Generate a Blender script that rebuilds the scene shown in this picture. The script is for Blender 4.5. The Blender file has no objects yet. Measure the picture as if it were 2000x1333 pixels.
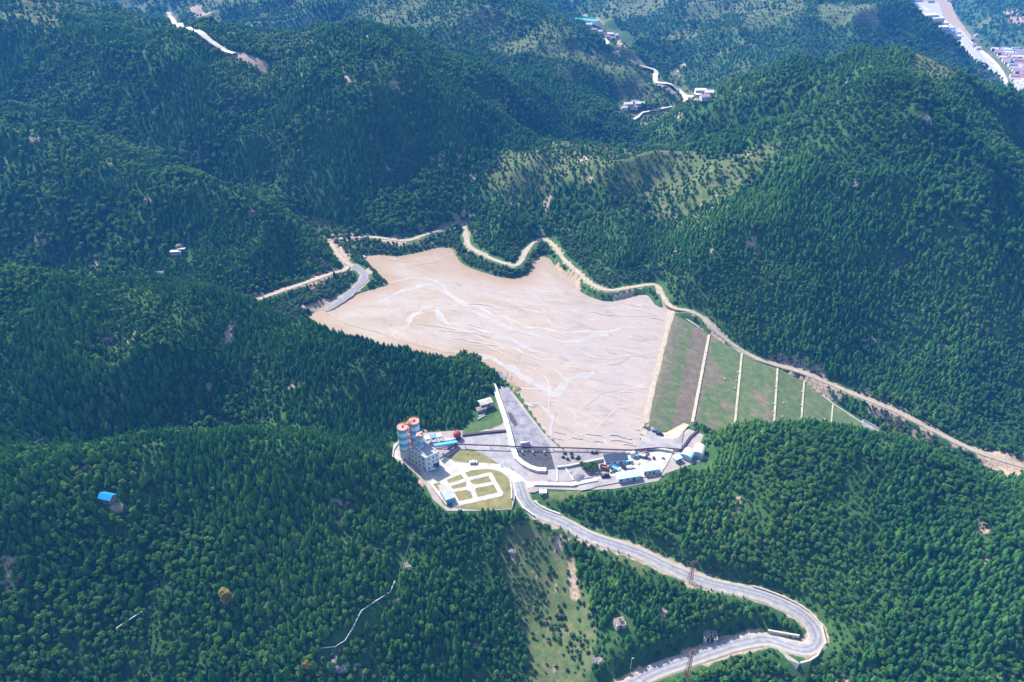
import bpy, bmesh, math, random
import numpy as np
from mathutils import Vector, Matrix
from mathutils.geometry import delaunay_2d_cdt
random.seed(7); rng = np.random.default_rng(11)
S = bpy.context.scene; COL = S.collection; R = math.radians

# ---------------------------------------------------------------- camera, world, sun, exposure
CAM_H, PITCH, F = 285.0, 33.0, 1400.0
cam = bpy.data.objects.new('camera', bpy.data.cameras.new('camera')); COL.objects.link(cam); S.camera = cam
cam.location = (0, 0, CAM_H); cam.rotation_euler = (R(90-PITCH), 0, 0)
cam.data.sensor_width = 36; cam.data.lens = F/2000*36; cam.data.clip_start = 1; cam.data.clip_end = 12000
SUN_EL, SUN_AZ = 46.0, -42.0          # azimuth measured from +Y towards +X
W = bpy.data.worlds.new('World'); S.world = W; W.use_nodes = True
nt = W.node_tree; sky = nt.nodes.new('ShaderNodeTexSky'); sky.sky_type = 'NISHITA'; sky.sun_disc = False
sky.sun_elevation = R(SUN_EL); sky.sun_rotation = R(SUN_AZ); sky.air_density = 0.8; sky.dust_density = 1.6; sky.ozone_density = 1.0
nt.links.new(sky.outputs[0], nt.nodes['Background'].inputs[0]); nt.nodes['Background'].inputs[1].default_value = 0.15
sl = bpy.data.lights.new('sun', 'SUN'); sl.energy = 5.0; sl.angle = R(1.0); sl.color = (1, .94, .82)
sun = bpy.data.objects.new('sun', sl); COL.objects.link(sun)
sd = Vector((math.sin(R(SUN_AZ))*math.cos(R(SUN_EL)), math.cos(R(SUN_AZ))*math.cos(R(SUN_EL)), math.sin(R(SUN_EL))))
sun.rotation_euler = sd.to_track_quat('Z', 'Y').to_euler(); sun.location = sd*900
S.view_settings.view_transform = 'Standard'; S.view_settings.look = 'None'; S.view_settings.exposure = 0.98; S.view_settings.gamma = 1

# ---------------------------------------------------------------- survey: bearing of a photo point -> place
_c, _s = math.cos(R(PITCH)), math.sin(R(PITCH))
def ray(px, py):
    u, v = px-1000.0, 666.5-py
    return np.array([u, F*_c+v*_s, -F*_s+v*_c])
def P(px, py, z=0.0):
    d = ray(px, py); t = (z-CAM_H)/d[2]
    return np.array([d[0]*t, d[1]*t, z])

# ---------------------------------------------------------------- noise
def _hash(ix, iy, s):
    n = (ix*374761393 + iy*668265263 + s*1442695041) & 0xffffffff
    n = ((n ^ (n >> 13))*1274126177) & 0xffffffff
    return ((n ^ (n >> 16)) & 0xffff)/65535.0
def vnoise(x, y, s=0):
    x = np.asarray(x, float); y = np.asarray(y, float)
    ix = np.floor(x).astype(np.int64); iy = np.floor(y).astype(np.int64); fx = x-ix; fy = y-iy
    fx = fx*fx*fx*(fx*(fx*6-15)+10); fy = fy*fy*fy*(fy*(fy*6-15)+10)
    a = _hash(ix, iy, s); b = _hash(ix+1, iy, s); c = _hash(ix, iy+1, s); d = _hash(ix+1, iy+1, s)
    return (a*(1-fx)+b*fx)*(1-fy)+(c*(1-fx)+d*fx)*fy
def fbm(x, y, s=0, o=4):
    r = 0; a = .5; t = 0
    for k in range(o):
        r = r+a*vnoise(x*2**k+17.3*k, y*2**k-9.1*k, s+k); t += a; a *= .5
    return r/t
def sstep(a, b, x):
    t = np.clip((x-a)/(b-a), 0, 1); return t*t*(3-2*t)

# ---------------------------------------------------------------- terrain control points (photo x, photo y, height)
CP = []; EXTRA = []
def cp(*a): CP.extend(a)
def cl(*a):
    "a crest or valley line: its points and the points between them"
    CP.extend(a)
    for p, q in zip(a[:-1], a[1:]):
        A_, B_ = P(*p), P(*q); n = int(np.linalg.norm(B_-A_)/22)
        for k in range(1, n): EXTRA.append(A_+(B_-A_)*k/n)
# foreground left spur
cl((100,885,51),(150,866,51),(300,862,48),(450,864,44),(560,870,38),(650,880,31),(720,896,23),(770,920,12),(805,950,6),(835,985,3))
cp((860,1003,0),(930,1005,-1),(1000,1010,-3),
   (0,900,44),(0,1000,38),(-250,900,50),(-250,1100,35),(0,1333,2),(300,1333,-5),(600,1333,-12),(800,1333,-20),(950,1333,-27),(1060,1333,-32),(1150,1333,-34),(1000,1600,-55),(0,1600,-20),(2000,1600,-35),
   (950,1100,-8),(980,1200,-18),(1060,1100,-14),(1100,1200,-24),(1130,1300,-32),(1200,1200,-20),(1250,1150,-15),(850,1150,-3),(700,1000,14),(400,1000,28),(1350,1200,-19))
# road down the valley and its surroundings
cp((1040,985,-2),(1100,1015,-4),(1200,1062,-7),(1300,1105,-10),(1400,1140,-13),(1500,1170,-16),(1570,1200,-18),(1600,1245,-20),(1500,1250,-22),(1430,1262,-24),(1340,1293,-27),(1230,1333,-30),(1400,1333,-33),(1600,1333,-28))
# right spur
cl((1375,855,5),(1430,840,14),(1500,847,21),(1600,852,22),(1700,860,19),(1780,882,15),(1850,918,10),(1920,938,10),(2000,948,10),(2250,985,14))
cp((1400,960,4),(1600,1000,2),(1800,1100,-5),(2000,1100,-2),(1700,1250,-15),(2000,1333,-18),(2200,1200,-8),(1300,960,2),(1200,970,0))
# valley behind the left spur / mid left ridge
cl((0,838,22),(200,842,15),(400,852,7),(560,858,3),(680,862,1),(740,868,2))
cp((-250,800,40))
cl((-300,560,62),(0,552,62),(200,557,60),(300,565,57),(400,585,47),(500,602,39),(600,632,32),(700,662,22),(800,680,17),(850,694,15),(900,714,11),(935,748,6),(955,775,3))
cp(   (700,684,0),(800,694,0),(850,706,0),(600,655,2),(520,618,10),(900,800,2),(700,780,12),(860,760,8))
# valley between mid and far left ridges
cl((500,590,6),(400,567,9),(300,550,8),(100,535,14),(0,530,16),(-300,520,30))
cp((540,572,6),(600,550,6),(670,525,6),(620,590,4),(700,540,5))
cl((-300,165,120),(0,232,100),(200,282,88),(300,322,76),(400,368,62),(500,414,44),(600,472,25),(650,508,12),(682,530,5))
cp((250,450,38),(100,400,58))
cl((640,462,7),(600,436,12),(540,408,20),(400,345,41),(200,258,68),(0,208,84),(-300,130,104))
cp((560,440,16))
# far shore
for a in [(640,467),(700,462),(800,466),(850,455),(905,440),(915,475),(940,495),(1005,518),(1030,490),(1060,468),(1090,485),(1130,530),(1190,567),(1280,557),(1300,590)]: cp(a+(5,))
# big far left hill
cl((-300,20,142),(0,42,142),(100,60,138),(200,88,130),(300,122,126),(380,142,116),(450,160,106),(520,148,106),(600,104,126),(690,66,138),(760,72,136),(870,122,110),(940,138,98),(1000,160,85),(1100,182,65),(1180,212,42),(1225,244,24))
cl((640,142,116),(700,132,124),(780,128,124),(850,182,100),(900,238,75),(950,278,52),(990,305,35))
cl((950,215,64),(1050,250,38),(1150,268,25))
cp((600,250,79),(560,320,50),(750,300,52),(800,400,22),(900,420,12),(480,250,82),(300,220,88),(600,180,102),(690,230,88))
# central saddle and right hill
cl((960,325,34),(1050,300,52),(1150,275,62),(1240,292,62),(1330,305,66),(1400,300,74),(1480,275,84),(1560,250,98),(1640,215,114),(1700,186,126))
cl((1250,250,38),(1330,212,70),(1400,198,86),(1500,178,106),(1600,153,126),(1700,126,142),(1800,152,136),(1900,197,108),(2000,234,88),(2250,290,60))
cl((1230,262,24),(1300,275,42),(1400,270,56),(1550,220,94),(1640,190,114))
cl((1700,186,126),(1780,240,114),(1850,305,94),(1920,355,78),(2000,405,62),(2250,520,40))
cp((1900,240,90),(2000,300,60),
   (1200,400,32),(1050,400,22),(1400,450,48),(1300,380,48),(1290,500,14),(1600,400,60),(1600,560,22),(1800,600,18),(2000,650,5),(1100,440,18),(1000,440,15))
# abutment, dam face and valley below the dam
cp((1310,607,3),(1285,710,3),(1262,800,3),(1250,850,2),(1380,660,-7),(1360,800,-7),(1448,690,-13),(1432,800,-13),(1515,715,-19),(1510,820,-19),(1560,745,-25),(1620,790,-31),(1690,838,-37),(1560,820,-25),
   (1330,603,3),(1400,655,-3),(1520,712,-17),(1600,740,-22),(1700,780,-28),(1850,850,-36),(1990,900,-43),(2200,980,-52),(1750,845,-42),(1850,895,-45),(2000,935,-51),(1640,800,-33))
# yard level
for a in [(770,890),(860,930),(1000,950),(1100,945),(1200,935),(1290,925),(1330,895),(1240,885),(1100,915),(1000,900),(900,870),(970,830),(990,780),(1360,900)]: cp(a+(.5,))
# far country
cl((510,130,52),(430,90,55),(330,30,58))
cp((510,132,52),(250,60,70),(100,20,110),(-300,-20,140),(150,-30,150),(560,60,72),(700,30,95),(900,100,84),(1000,120,70),(800,-60,150))
cl((950,-10,128),(1050,22,110),(1100,48,95),(1150,80,78),(1200,118,60),(1260,152,42),(1320,188,24))
cp(
   (1235,215,14),(1270,228,10),(1200,95,18),(1130,48,20),(1290,150,14),(1370,190,10),(1300,30,62),(1400,110,38),(1300,-50,100),(1100,-50,60),(1500,-60,125),(400,-40,110),(600,-50,140),
   (1410,158,20))
cl((1400,160,22),(1500,95,54),(1560,45,76),(1640,5,102),(1740,10,108),(1800,48,88),(1838,92,58),(1862,150,28),(1900,200,0))
cp((1938,165,-20),(1915,128,-18),(1945,185,-20),(1600,130,42),(1750,120,48),(1850,168,26),(1500,150,34),
   (1950,150,-20),(2000,190,-20),(1900,100,-18),(1840,40,-15),(1800,0,-12),(1990,120,-12),(1960,70,2),(1910,30,16),(2000,20,34),(2000,-60,70),(1870,-20,30),(1820,-30,-5),(2200,100,20),(2200,200,-10))
ctrl = np.array([P(*c) for c in CP])
keep = [e for e in EXTRA if np.hypot(*(ctrl[:,:2]-e[:2]).T).min() > 9]; ctrl = np.vstack([ctrl, np.array(keep)])
edge = [(x, 4300, 260) for x in (-3000,-1500,0,1500,3500)] + [(-2600,y,140) for y in (0,1200,2600)] + [(3300,y,80) for y in (0,1200,2600)] + [(-900,0,40),(900,0,0),(0,-40,-70),(1500,3000,150),(-500,3000,220)]
ctrl = np.vstack([ctrl, np.array(edge, float)])
def _k(r): return r
d = np.hypot(ctrl[:,None,0]-ctrl[None,:,0], ctrl[:,None,1]-ctrl[None,:,1])
n = len(ctrl); A = np.zeros((n+1, n+1)); A[:n,:n] = _k(d) - np.eye(n)*1.5; A[:n,n] = 1; A[n,:n] = 1
wts = np.linalg.solve(A, np.append(ctrl[:,2], 0))
def rbf(x, y):
    out = np.empty(x.size); xf = x.ravel(); yf = y.ravel()
    for i in range(0, x.size, 20000):
        out[i:i+20000] = _k(np.hypot(xf[i:i+20000,None]-ctrl[None,:,0], yf[i:i+20000,None]-ctrl[None,:,1])) @ wts[:n] + wts[n]
    return out.reshape(x.shape)

# ---------------------------------------------------------------- polyline / polygon tools
def smooth_line(pts, step=2.5, closed=False):
    p = np.array(pts, float); m = len(p); out = []
    idx = range(m if closed else m-1)
    for i in idx:
        if closed: a, b, c, e = p[(i-1)%m], p[i], p[(i+1)%m], p[(i+2)%m]
        else: a, b, c, e = p[max(i-1,0)], p[i], p[i+1], p[min(i+2,m-1)]
        k = max(1, int(np.linalg.norm(c-b)/step))
        for t in np.arange(k)/k:
            out.append(.5*((2*b)+(-a+c)*t+(2*a-5*b+4*c-e)*t*t+(-a+3*b-3*c+e)*t**3))
    if not closed: out.append(p[-1])
    return np.array(out)
def inpoly(x, y, poly):
    r = np.zeros(x.shape, bool); m = len(poly); j = m-1
    for i in range(m):
        xi, yi, xj, yj = poly[i][0], poly[i][1], poly[j][0], poly[j][1]
        if yi != yj: r ^= ((yi > y) != (yj > y)) & (x < (xj-xi)*(y-yi)/(yj-yi)+xi)
        j = i
    return r
def segdist(x, y, line, vals=None, closed=False):
    """distance to a polyline and the value (height) at the nearest point"""
    best = np.full(x.shape, 1e9); val = np.zeros(x.shape); m = len(line)
    lo = line[:,:2].min(0)-60; hi = line[:,:2].max(0)+60
    sel = (x>lo[0])&(x<hi[0])&(y>lo[1])&(y<hi[1]); xs = x[sel]; ys = y[sel]; b = best[sel]; v = val[sel]
    for i in range(m if closed else m-1):
        p, q = line[i], line[(i+1)%m]; dx, dy = q[0]-p[0], q[1]-p[1]; L = dx*dx+dy*dy+1e-9
        t = np.clip(((xs-p[0])*dx+(ys-p[1])*dy)/L, 0, 1)
        dd = np.hypot(xs-p[0]-t*dx, ys-p[1]-t*dy); k = dd < b
        b[k] = dd[k]
        if line.shape[1] > 2: v[k] = (p[2]+(q[2]-p[2])*t)[k]
    best[sel] = b; val[sel] = v
    return best, val

POND = [(605,614),(640,601),(665,588),(700,573),(740,561),(760,556),(745,542),(720,516),(712,502),(740,497),(775,500),(820,492),(850,484),(880,484),(893,500),(905,515),(940,530),(990,543),(1020,540),(1035,527),(1042,507),(1060,500),(1075,504),(1095,530),(1122,546),(1132,566),(1155,579),(1185,588),(1215,583),(1250,574),(1270,579),(1282,595),(1306,607),(1303,630),(1293,680),(1278,740),(1264,790),(1253,835),(1246,877),(1180,882),(1105,880),(1090,870),(1062,842),(1038,808),(1022,785),(1012,768),(998,756),(975,738),(950,715),(925,698),(905,692),(870,708),(850,705),(800,694),(700,683),(650,660),(608,635)]
pond_line = smooth_line([P(a, b, 0) for a, b in POND], 4, True)
DAMP = [(1313,612,1.6),(1385,652,-7),(1450,690,-13),(1520,716,-19),(1572,742,-25),(1628,788,-31),(1702,838,-37),(1690,880,-37),(1620,880,-31),(1562,875,-25),(1510,870,-19),(1432,862,-13),(1400,856,-9),(1352,830,-7),(1335,838,-3.5),(1300,852,.5),(1275,845,1.5),(1258,832,1.6),(1264,800,1.6),(1290,690,1.6)]
dam_line = np.array([P(*a) for a in DAMP])
YARD = [(768,868),(800,848),(880,842),(960,838),(985,820),(975,760),(1000,765),(1035,810),(1062,846),(1092,874),(1110,884),(1180,886),(1245,880),(1262,850),(1300,858),(1345,838),(1375,850),(1362,880),(1385,895),(1300,925),(1285,940),(1200,955),(1130,958),(1060,955),(1045,962),(1008,963),(1000,995),(930,998),(872,998),(845,975),(830,945),(800,915),(775,900)]
yard_line = np.array([P(a, b, .5) for a, b in YARD])
ROADS = {}
def road_ctrl(name, pts, w): ROADS[name] = (smooth_line([P(*p) for p in pts]), w)
road_ctrl('valley', [(1013,942,.58),(1019,958,.5),(1027,980,-.6),(1050,1000,-2.5),(1100,1020,-4),(1150,1047,-5.5),(1200,1064,-7),(1250,1081,-8.5),(1300,1105,-10),(1350,1127,-11.5),(1400,1143,-13),(1460,1156,-14.5),(1510,1172,-16),(1560,1196,-17.5),(1590,1225,-19),(1596,1252,-20),(1578,1268,-20.6),(1545,1263,-21),(1500,1249,-22),(1450,1255,-23.3),(1400,1270,-25),(1340,1291,-27),(1280,1312,-29),(1215,1345,-31.5),(1150,1375,-34)], 7.0)
road_ctrl('shore', [(632,468,6),(665,466,6),(720,463,6),(770,468,6),(800,469,6),(835,457,5.5),(870,446,5),(903,440,5),(910,455,5),(915,478,5),(930,490,5),(960,505,5),(985,514,5),(1005,519,5),(1018,510,5),(1028,490,5),(1045,472,5),(1062,467,5),(1080,477,5),(1092,493,5),(1105,510,5),(1130,532,5),(1155,555,5),(1190,567,5),(1235,561,4.5),(1278,556,4),(1292,572,4),(1302,590,4),(1318,602,3.6),(1345,607,2),(1368,617,0),(1390,636,-3),(1410,656,-7),(1450,685,-12.5),(1490,705,-16),(1525,715,-19),(1570,728,-21),(1620,749,-24),(1700,783,-28.5),(1760,808,-32),(1850,855,-38),(1930,890,-42),(2010,915,-46),(2100,950,-49)], 3.6)
road_ctrl('west', [(632,468,6),(648,478,6),(658,493,5.5),(675,512,5),(690,520,4.5)], 3.6)
road_ctrl('west_track', [(678,520,5),(674,527,6),(640,537,7),(610,548,7.5),(580,558,8),(545,570,8),(505,585,8)], 3.4)
road_ctrl('ramp', [(690,520,4.5),(704,528,3.5),(712,540,3),(704,554,2.2),(690,567,1.6),(672,582,1.2),(648,600,.8),(634,606,.4)], 6.0)
road_ctrl('dam_track', [(1318,602,2.2),(1308,628,1.8),(1299,660,1.7),(1289,700,1.7),(1278,745,1.7),(1266,795,1.7),(1260,830,1.4),(1258,850,.8)], 4.0)

gx = np.arange(-900, 1300.1, 2.5); gy = np.arange(60, 1200.1, 2.5)     # fine survey grid
wx = np.concatenate([np.linspace(-2600, -900, 70)[:-1], gx, np.linspace(1300, 3300, 80)[1:]])
wy = np.concatenate([np.linspace(-40, 60, 21)[:-1], gy, 1200+np.cumsum(np.linspace(3, 32, 175))])
XX, YY = np.meshgrid(wx, wy)
HH = rbf(XX, YY)
dpond, _ = segdist(XX, YY, pond_line, closed=True); ipond = inpoly(XX, YY, pond_line); dpond = np.where(ipond, 0, dpond)
ddam, _ = segdist(XX, YY, dam_line, closed=True); idam = inpoly(XX, YY, dam_line); ddam = np.where(idam, 0, ddam)
dyard, _ = segdist(XX, YY, yard_line, closed=True); iyard = inpoly(XX, YY, yard_line); dyard = np.where(iyard, 0, dyard)
flat = np.minimum(np.minimum(dpond, ddam), dyard)
amp = sstep(0, 70, flat)
dist = np.hypot(XX, YY)
rid = 1-np.abs(2*fbm(XX/150+3, YY/150+8, 5, 3)-1)
HH = HH + amp*((rid-.72)*30*sstep(200, 500, dist) + (fbm(XX/60, YY/60, 9, 3)-.5)*16 + (rid-.72)*9) + (fbm(XX/14, YY/14, 20, 2)-.5)*1.6*sstep(2, 25, flat)
HH = HH + sstep(700, 1300, dist)*(1-np.abs(2*fbm(XX/300, YY/300, 31, 4)-1)-.7)*30
# the valley town floor stays level
town = smooth_line([P(2140,230,-20),P(2010,195,-20),P(1965,150,-20),P(1915,100,-18),P(1860,55,-15),P(1830,20,-13),P(1810,-20,-10)], 30)
dt, zt = segdist(XX, YY, np.array([[a[0], a[1], a[2]] for a in town])); trad = np.interp(YY, [1250, 1420, 1600], [170, 110, 45]); k = 1-sstep(trad, trad*1.6, dt); HH = HH*(1-k)+zt*k
# dam embankment: piecewise height along its fall
DX = np.array([P(1285,720,1.6)[0]-2, P(1372,730,-7)[0], P(1440,740,-13)[0], P(1513,770,-19)[0], P(1563,785,-25)[0], P(1622,808,-31)[0], P(1702,840,-37)[0]])
top = P(1313,612,1.6); bot = P(1262,800,1.6); axis = (bot-top)[:2]; axis /= np.linalg.norm(axis); nrm = np.array([-axis[1], axis[0]])
if nrm[0] < 0: nrm = -nrm
def damz(x, y):
    s = (x-top[0])*nrm[0]+(y-top[1])*nrm[1]
    k = []
    for px, py, z in [(1285,720,1.6),(1372,730,-7),(1440,740,-13),(1513,770,-19),(1563,785,-25),(1622,808,-31),(1702,840,-37)]:
        q = P(px, py, z); k.append((q[0]-top[0])*nrm[0]+(q[1]-top[1])*nrm[1])
    k[0] = 4.0
    return np.interp(s, k, [1.6,-7,-13,-19,-25,-31,-37]), s
dz, _s2 = damz(XX, YY); k = 1-sstep(0, 14, ddam)
k = np.where(XX < dam_line[-1][0]-0, k*0+np.where(idam, 1, k*.0), k)
HH = HH*(1-k)+(dz-.5)*k
k = 1-sstep(0, 16, dyard); HH = HH*(1-k)+.25*k
sh = 1-sstep(0, 22, dpond); HH = np.where(dyard > 16, HH*(1-sh)+np.minimum(HH, .6+dpond*.35)*sh, HH)
din, _ = segdist(XX, YY, pond_line, closed=True); HH = np.where(ipond, np.minimum(HH, np.maximum(1.2-din, -2.5)), HH)
# the foot of the yard on the pond side and road cuttings
for nm, (ln, w) in ROADS.items():
    dr, zr = segdist(XX, YY, ln); k = 1-sstep(w/2+1.2, w/2+9, dr); HH = np.where(dr < w/2+9, HH*(1-k)+(zr-.35)*k, HH)
HH = np.where(idam, np.minimum(HH, dz-.5), HH)
HH = np.where(ipond, np.minimum(HH, np.maximum(1.2-din, -2.5)), HH)
def H(x, y):
    x = np.asarray(x, float); y = np.asarray(y, float)
    i = np.clip(np.searchsorted(wx, x)-1, 0, len(wx)-2); j = np.clip(np.searchsorted(wy, y)-1, 0, len(wy)-2)
    u = np.clip((x-wx[i])/(wx[i+1]-wx[i]), 0, 1); v = np.clip((y-wy[j])/(wy[j+1]-wy[j]), 0, 1)
    return (HH[j,i]*(1-u)+HH[j,i+1]*u)*(1-v)+(HH[j+1,i]*(1-u)+HH[j+1,i+1]*u)*v
_T = np.concatenate([np.arange(60, 1400, 1.5), np.arange(1400, 5200, 6)])
def hit(px, py):
    """where the line of sight through a photo point meets the ground"""
    d = ray(px, py); d = d/np.linalg.norm(d); x = d[0]*_T; y = d[1]*_T; z = CAM_H+d[2]*_T
    h = H(x, y); b = np.nonzero(z < h)[0]
    if len(b) == 0: i = len(_T)-1; return np.array([x[i], y[i], h[i]])
    i = b[0]; t = _T[i-1]+(_T[i]-_T[i-1])*((z[i-1]-h[i-1])/((z[i-1]-h[i-1])+(h[i]-z[i])+1e-9))
    q = np.array([d[0]*t, d[1]*t]); return np.array([q[0], q[1], float(H(q[0], q[1]))])

# ---------------------------------------------------------------- tagging and mesh helpers
def tag(o, label=None, cat=None, group=None, kind=None):
    if label: o['label'] = label
    if cat: o['category'] = cat
    if group: o['group'] = group
    if kind: o['kind'] = kind
    return o
def thing(name, loc, rz, label, cat, group=None):
    o = bpy.data.objects.new(name, None); COL.objects.link(o); o.empty_display_size = 1
    o.location = tuple(float(v) for v in loc); o.rotation_euler = (0, 0, rz); return tag(o, label, cat, group)
class MB:
    def __init__(s): s.v = []; s.f = []; s.m = []
    def add(s, vs, fs, m=0):
        b = len(s.v); s.v += [tuple(map(float, v)) for v in vs]; s.f += [tuple(b+i for i in f) for f in fs]; s.m += [m]*len(fs); return s
    def box(s, x0, x1, y0, y1, z0, z1, m=0, bev=0):
        vs = [(x0,y0,z0),(x1,y0,z0),(x1,y1,z0),(x0,y1,z0),(x0+bev,y0+bev,z1),(x1-bev,y0+bev,z1),(x1-bev,y1-bev,z1),(x0+bev,y1-bev,z1)]
        return s.add(vs, [(3,2,1,0),(4,5,6,7),(0,1,5,4),(1,2,6,5),(2,3,7,6),(3,0,4,7)], m)
    def prism(s, poly, z0, z1, m=0):
        n = len(poly); vs = [(p[0],p[1],z0) for p in poly]+[(p[0],p[1],z1) for p in poly]
        a = sum(poly[i][0]*poly[(i+1)%n][1]-poly[(i+1)%n][0]*poly[i][1] for i in range(n))
        fs = [tuple(range(n,2*n)), tuple(range(n-1,-1,-1))]+[(i,(i+1)%n,n+(i+1)%n,n+i) for i in range(n)]
        if a < 0: fs = [f[::-1] for f in fs]
        return s.add(vs, fs, m)
    def tube(s, p, q, r0, r1=None, n=8, m=0, cap=True):
        p = Vector(p); q = Vector(q); r1 = r0 if r1 is None else r1; z = (q-p).normalized()
        x = z.orthogonal().normalized(); y = z.cross(x); vs = []
        for c, r in ((p, r0), (q, r1)):
            for i in range(n):
                a = 2*math.pi*i/n; vs.append(c+x*math.cos(a)*r+y*math.sin(a)*r)
        fs = [(i,(i+1)%n,n+(i+1)%n,n+i) for i in range(n)]
        if cap: fs += [tuple(range(n-1,-1,-1)), tuple(range(n,2*n))]
        return s.add(vs, fs, m)
    def lathe(s, cx, cy, prof, n=24, mats=None):
        vs = []; 
        for r, z in prof:
            for i in range(n): a = 2*math.pi*i/n; vs.append((cx+r*math.cos(a), cy+r*math.sin(a), z))
        for k in range(len(prof)-1):
            s_f = [(k*n+i,k*n+(i+1)%n,(k+1)*n+(i+1)%n,(k+1)*n+i) for i in range(n)]
            b = len(s.v) if k == 0 else b
            if k == 0: s.v += [tuple(map(float, v)) for v in vs]
            s.f += [tuple(b+i for i in f) for f in s_f]; s.m += [(mats[k] if mats else 0)]*n
        k = len(prof)-1; s.f.append(tuple(b+k*n+i for i in range(n))); s.m.append(mats[-1] if mats else 0); return s
    def build(s, name, mats, parent=None, smooth=False):
        me = bpy.data.meshes.new(name); me.from_pydata(s.v, [], s.f); 
        for m in (mats if isinstance(mats, (list, tuple)) else [mats]): me.materials.append(m)
        me.polygons.foreach_set('material_index', s.m)
        if smooth: me.polygons.foreach_set('use_smooth', [True]*len(s.f))
        me.update(); o = bpy.data.objects.new(name, me); COL.objects.link(o)
        if parent: o.parent = parent
        return o
def copy_thing(o, loc, rz, label=None, scale=None, mats=None):
    c = o.copy(); COL.objects.link(c); c.location = tuple(float(v) for v in loc); c.rotation_euler = (0, 0, rz)
    if label: c['label'] = label
    if scale: c.scale = scale
    def sub(src, dst):
        for ch in list(src.children):
            k = ch.copy(); COL.objects.link(k); k.parent = dst
            if mats and ch.name.split('.')[0] in mats:
                k.material_slots[0].link = 'OBJECT'; k.material_slots[0].material = mats[ch.name.split('.')[0]]
            sub(ch, k)
    sub(o, c); return c

# ---------------------------------------------------------------- materials
def mat(name, col, rough=.8, metal=0, var=.12, scale=.6, bump=0, col2=None, det=5, spec=.3):
    m = bpy.data.materials.new(name); m.use_nodes = True; t = m.node_tree; b = t.nodes['Principled BSDF']
    b.inputs['Roughness'].default_value = rough; b.inputs['Metallic'].default_value = metal; b.inputs['Specular IOR Level'].default_value = spec
    g = t.nodes.new('ShaderNodeNewGeometry'); n = t.nodes.new('ShaderNodeTexNoise'); n.inputs['Scale'].default_value = scale; n.inputs['Detail'].default_value = det; n.inputs['Roughness'].default_value = .65
    t.links.new(g.outputs['Position'], n.inputs['Vector'])
    r = t.nodes.new('ShaderNodeValToRGB'); r.color_ramp.elements[0].position = .3; r.color_ramp.elements[1].position = .7
    c2 = col2 or tuple(c*(1-var*1.6) for c in col); r.color_ramp.elements[0].color = (*c2, 1); r.color_ramp.elements[1].color = (*(min(1, c*(1+var*.5)) for c in col), 1)
    t.links.new(n.outputs[0], r.inputs[0]); t.links.new(r.outputs[0], b.inputs['Base Color'])
    if bump:
        u = t.nodes.new('ShaderNodeBump'); u.inputs['Strength'].default_value = bump; u.inputs['Distance'].default_value = .3; t.links.new(n.outputs[0], u.inputs['Height']); t.links.new(u.outputs[0], b.inputs['Normal'])
    return m
M = {}
M['white'] = mat('white_paint', (.60,.60,.60), .5, var=.08)
M['concrete'] = mat('pale_concrete', (.46,.445,.42), .85, var=.2, scale=.22)
M['cream'] = mat('cream_concrete', (.50,.465,.40), .85, var=.15, scale=.3)
M['slab'] = mat('grey_slab', (.31,.30,.325), .85, var=.22, scale=.16)
M['gravel'] = mat('gravel', (.28,.26,.28), .95, col2=(.17,.155,.185), scale=.35, bump=.4)
M['rubble'] = mat('rubble', (.28,.27,.30), .95, col2=(.13,.125,.17), scale=.22, bump=.6)
M['dirt'] = mat('pale_dirt', (.55,.46,.36), .95, col2=(.34,.26,.19), scale=.3, bump=.3)
M['yardearth'] = mat('yard_earth', (.34,.30,.29), .95, col2=(.26,.22,.23), scale=.12, bump=.2)
M['membrane'] = mat('black_membrane', (.06,.065,.08), .5, col2=(.02,.022,.03), scale=.4, bump=.4)
M['lawn'] = mat('lawn', (.23,.19,.085), .95, col2=(.11,.13,.045), scale=.28, bump=.2)
M['grass'] = mat('bright_grass', (.08,.135,.04), .95, col2=(.04,.085,.03), scale=.3, bump=.3)
M['wall'] = mat('grey_render', (.70,.71,.73), .8, var=.08)
M['roofgrey'] = mat('grey_roof', (.36,.37,.41), .8, var=.12, scale=.4)
M['blue'] = mat('blue_paint', (.07,.30,.56), .5, var=.08)
M['cyan'] = mat('pale_blue_metal', (.42,.62,.72), .45, var=.06)
M['tarp'] = mat('blue_tarpaulin', (.02,.27,.62), .45, var=.2, scale=.8)
M['redp'] = mat('faded_red_paint', (.56,.30,.26), .6, var=.15)
M['orange'] = mat('orange_paint', (.52,.20,.10), .6, var=.15)
M['maroon'] = mat('dark_red_paint', (.32,.05,.05), .55, var=.15)
M['navy'] = mat('dark_blue_roof', (.035,.055,.10), .5, var=.2)
M['dark'] = mat('dark_metal', (.05,.045,.06), .5, var=.2)
M['pipe'] = mat('pipe_purple_brown', (.09,.055,.09), .5, var=.2)
M['black'] = mat('black_rubber', (.02,.02,.022), .7)
M['glass'] = mat('window_glass', (.04,.08,.11), .15, var=.1, spec=.6)
M['rust'] = mat('rusty_steel', (.22,.12,.10), .7, var=.25)
M['stone'] = mat('stone_wall', (.45,.43,.42), .9, col2=(.22,.20,.21), scale=.5, bump=.5)
M['rock'] = mat('bare_rock', (.27,.25,.26), .95, col2=(.10,.095,.105), scale=.35, bump=.7)
M['wood'] = mat('weathered_wood', (.30,.25,.23), .9, col2=(.15,.12,.12), scale=1.2)
M['carwhite'] = mat('car_white', (.78,.79,.8), .3, var=.02)
M['cardark'] = mat('car_dark', (.02,.024,.04), .25, var=.02)
M['carblue'] = mat('car_blue_grey', (.06,.12,.20), .3, var=.02)
M['lamp'] = mat('lamp_glass', (.8,.8,.75), .2)
M['bark'] = mat('bark', (.10,.075,.055), .9)
M['asphalt'] = None

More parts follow.
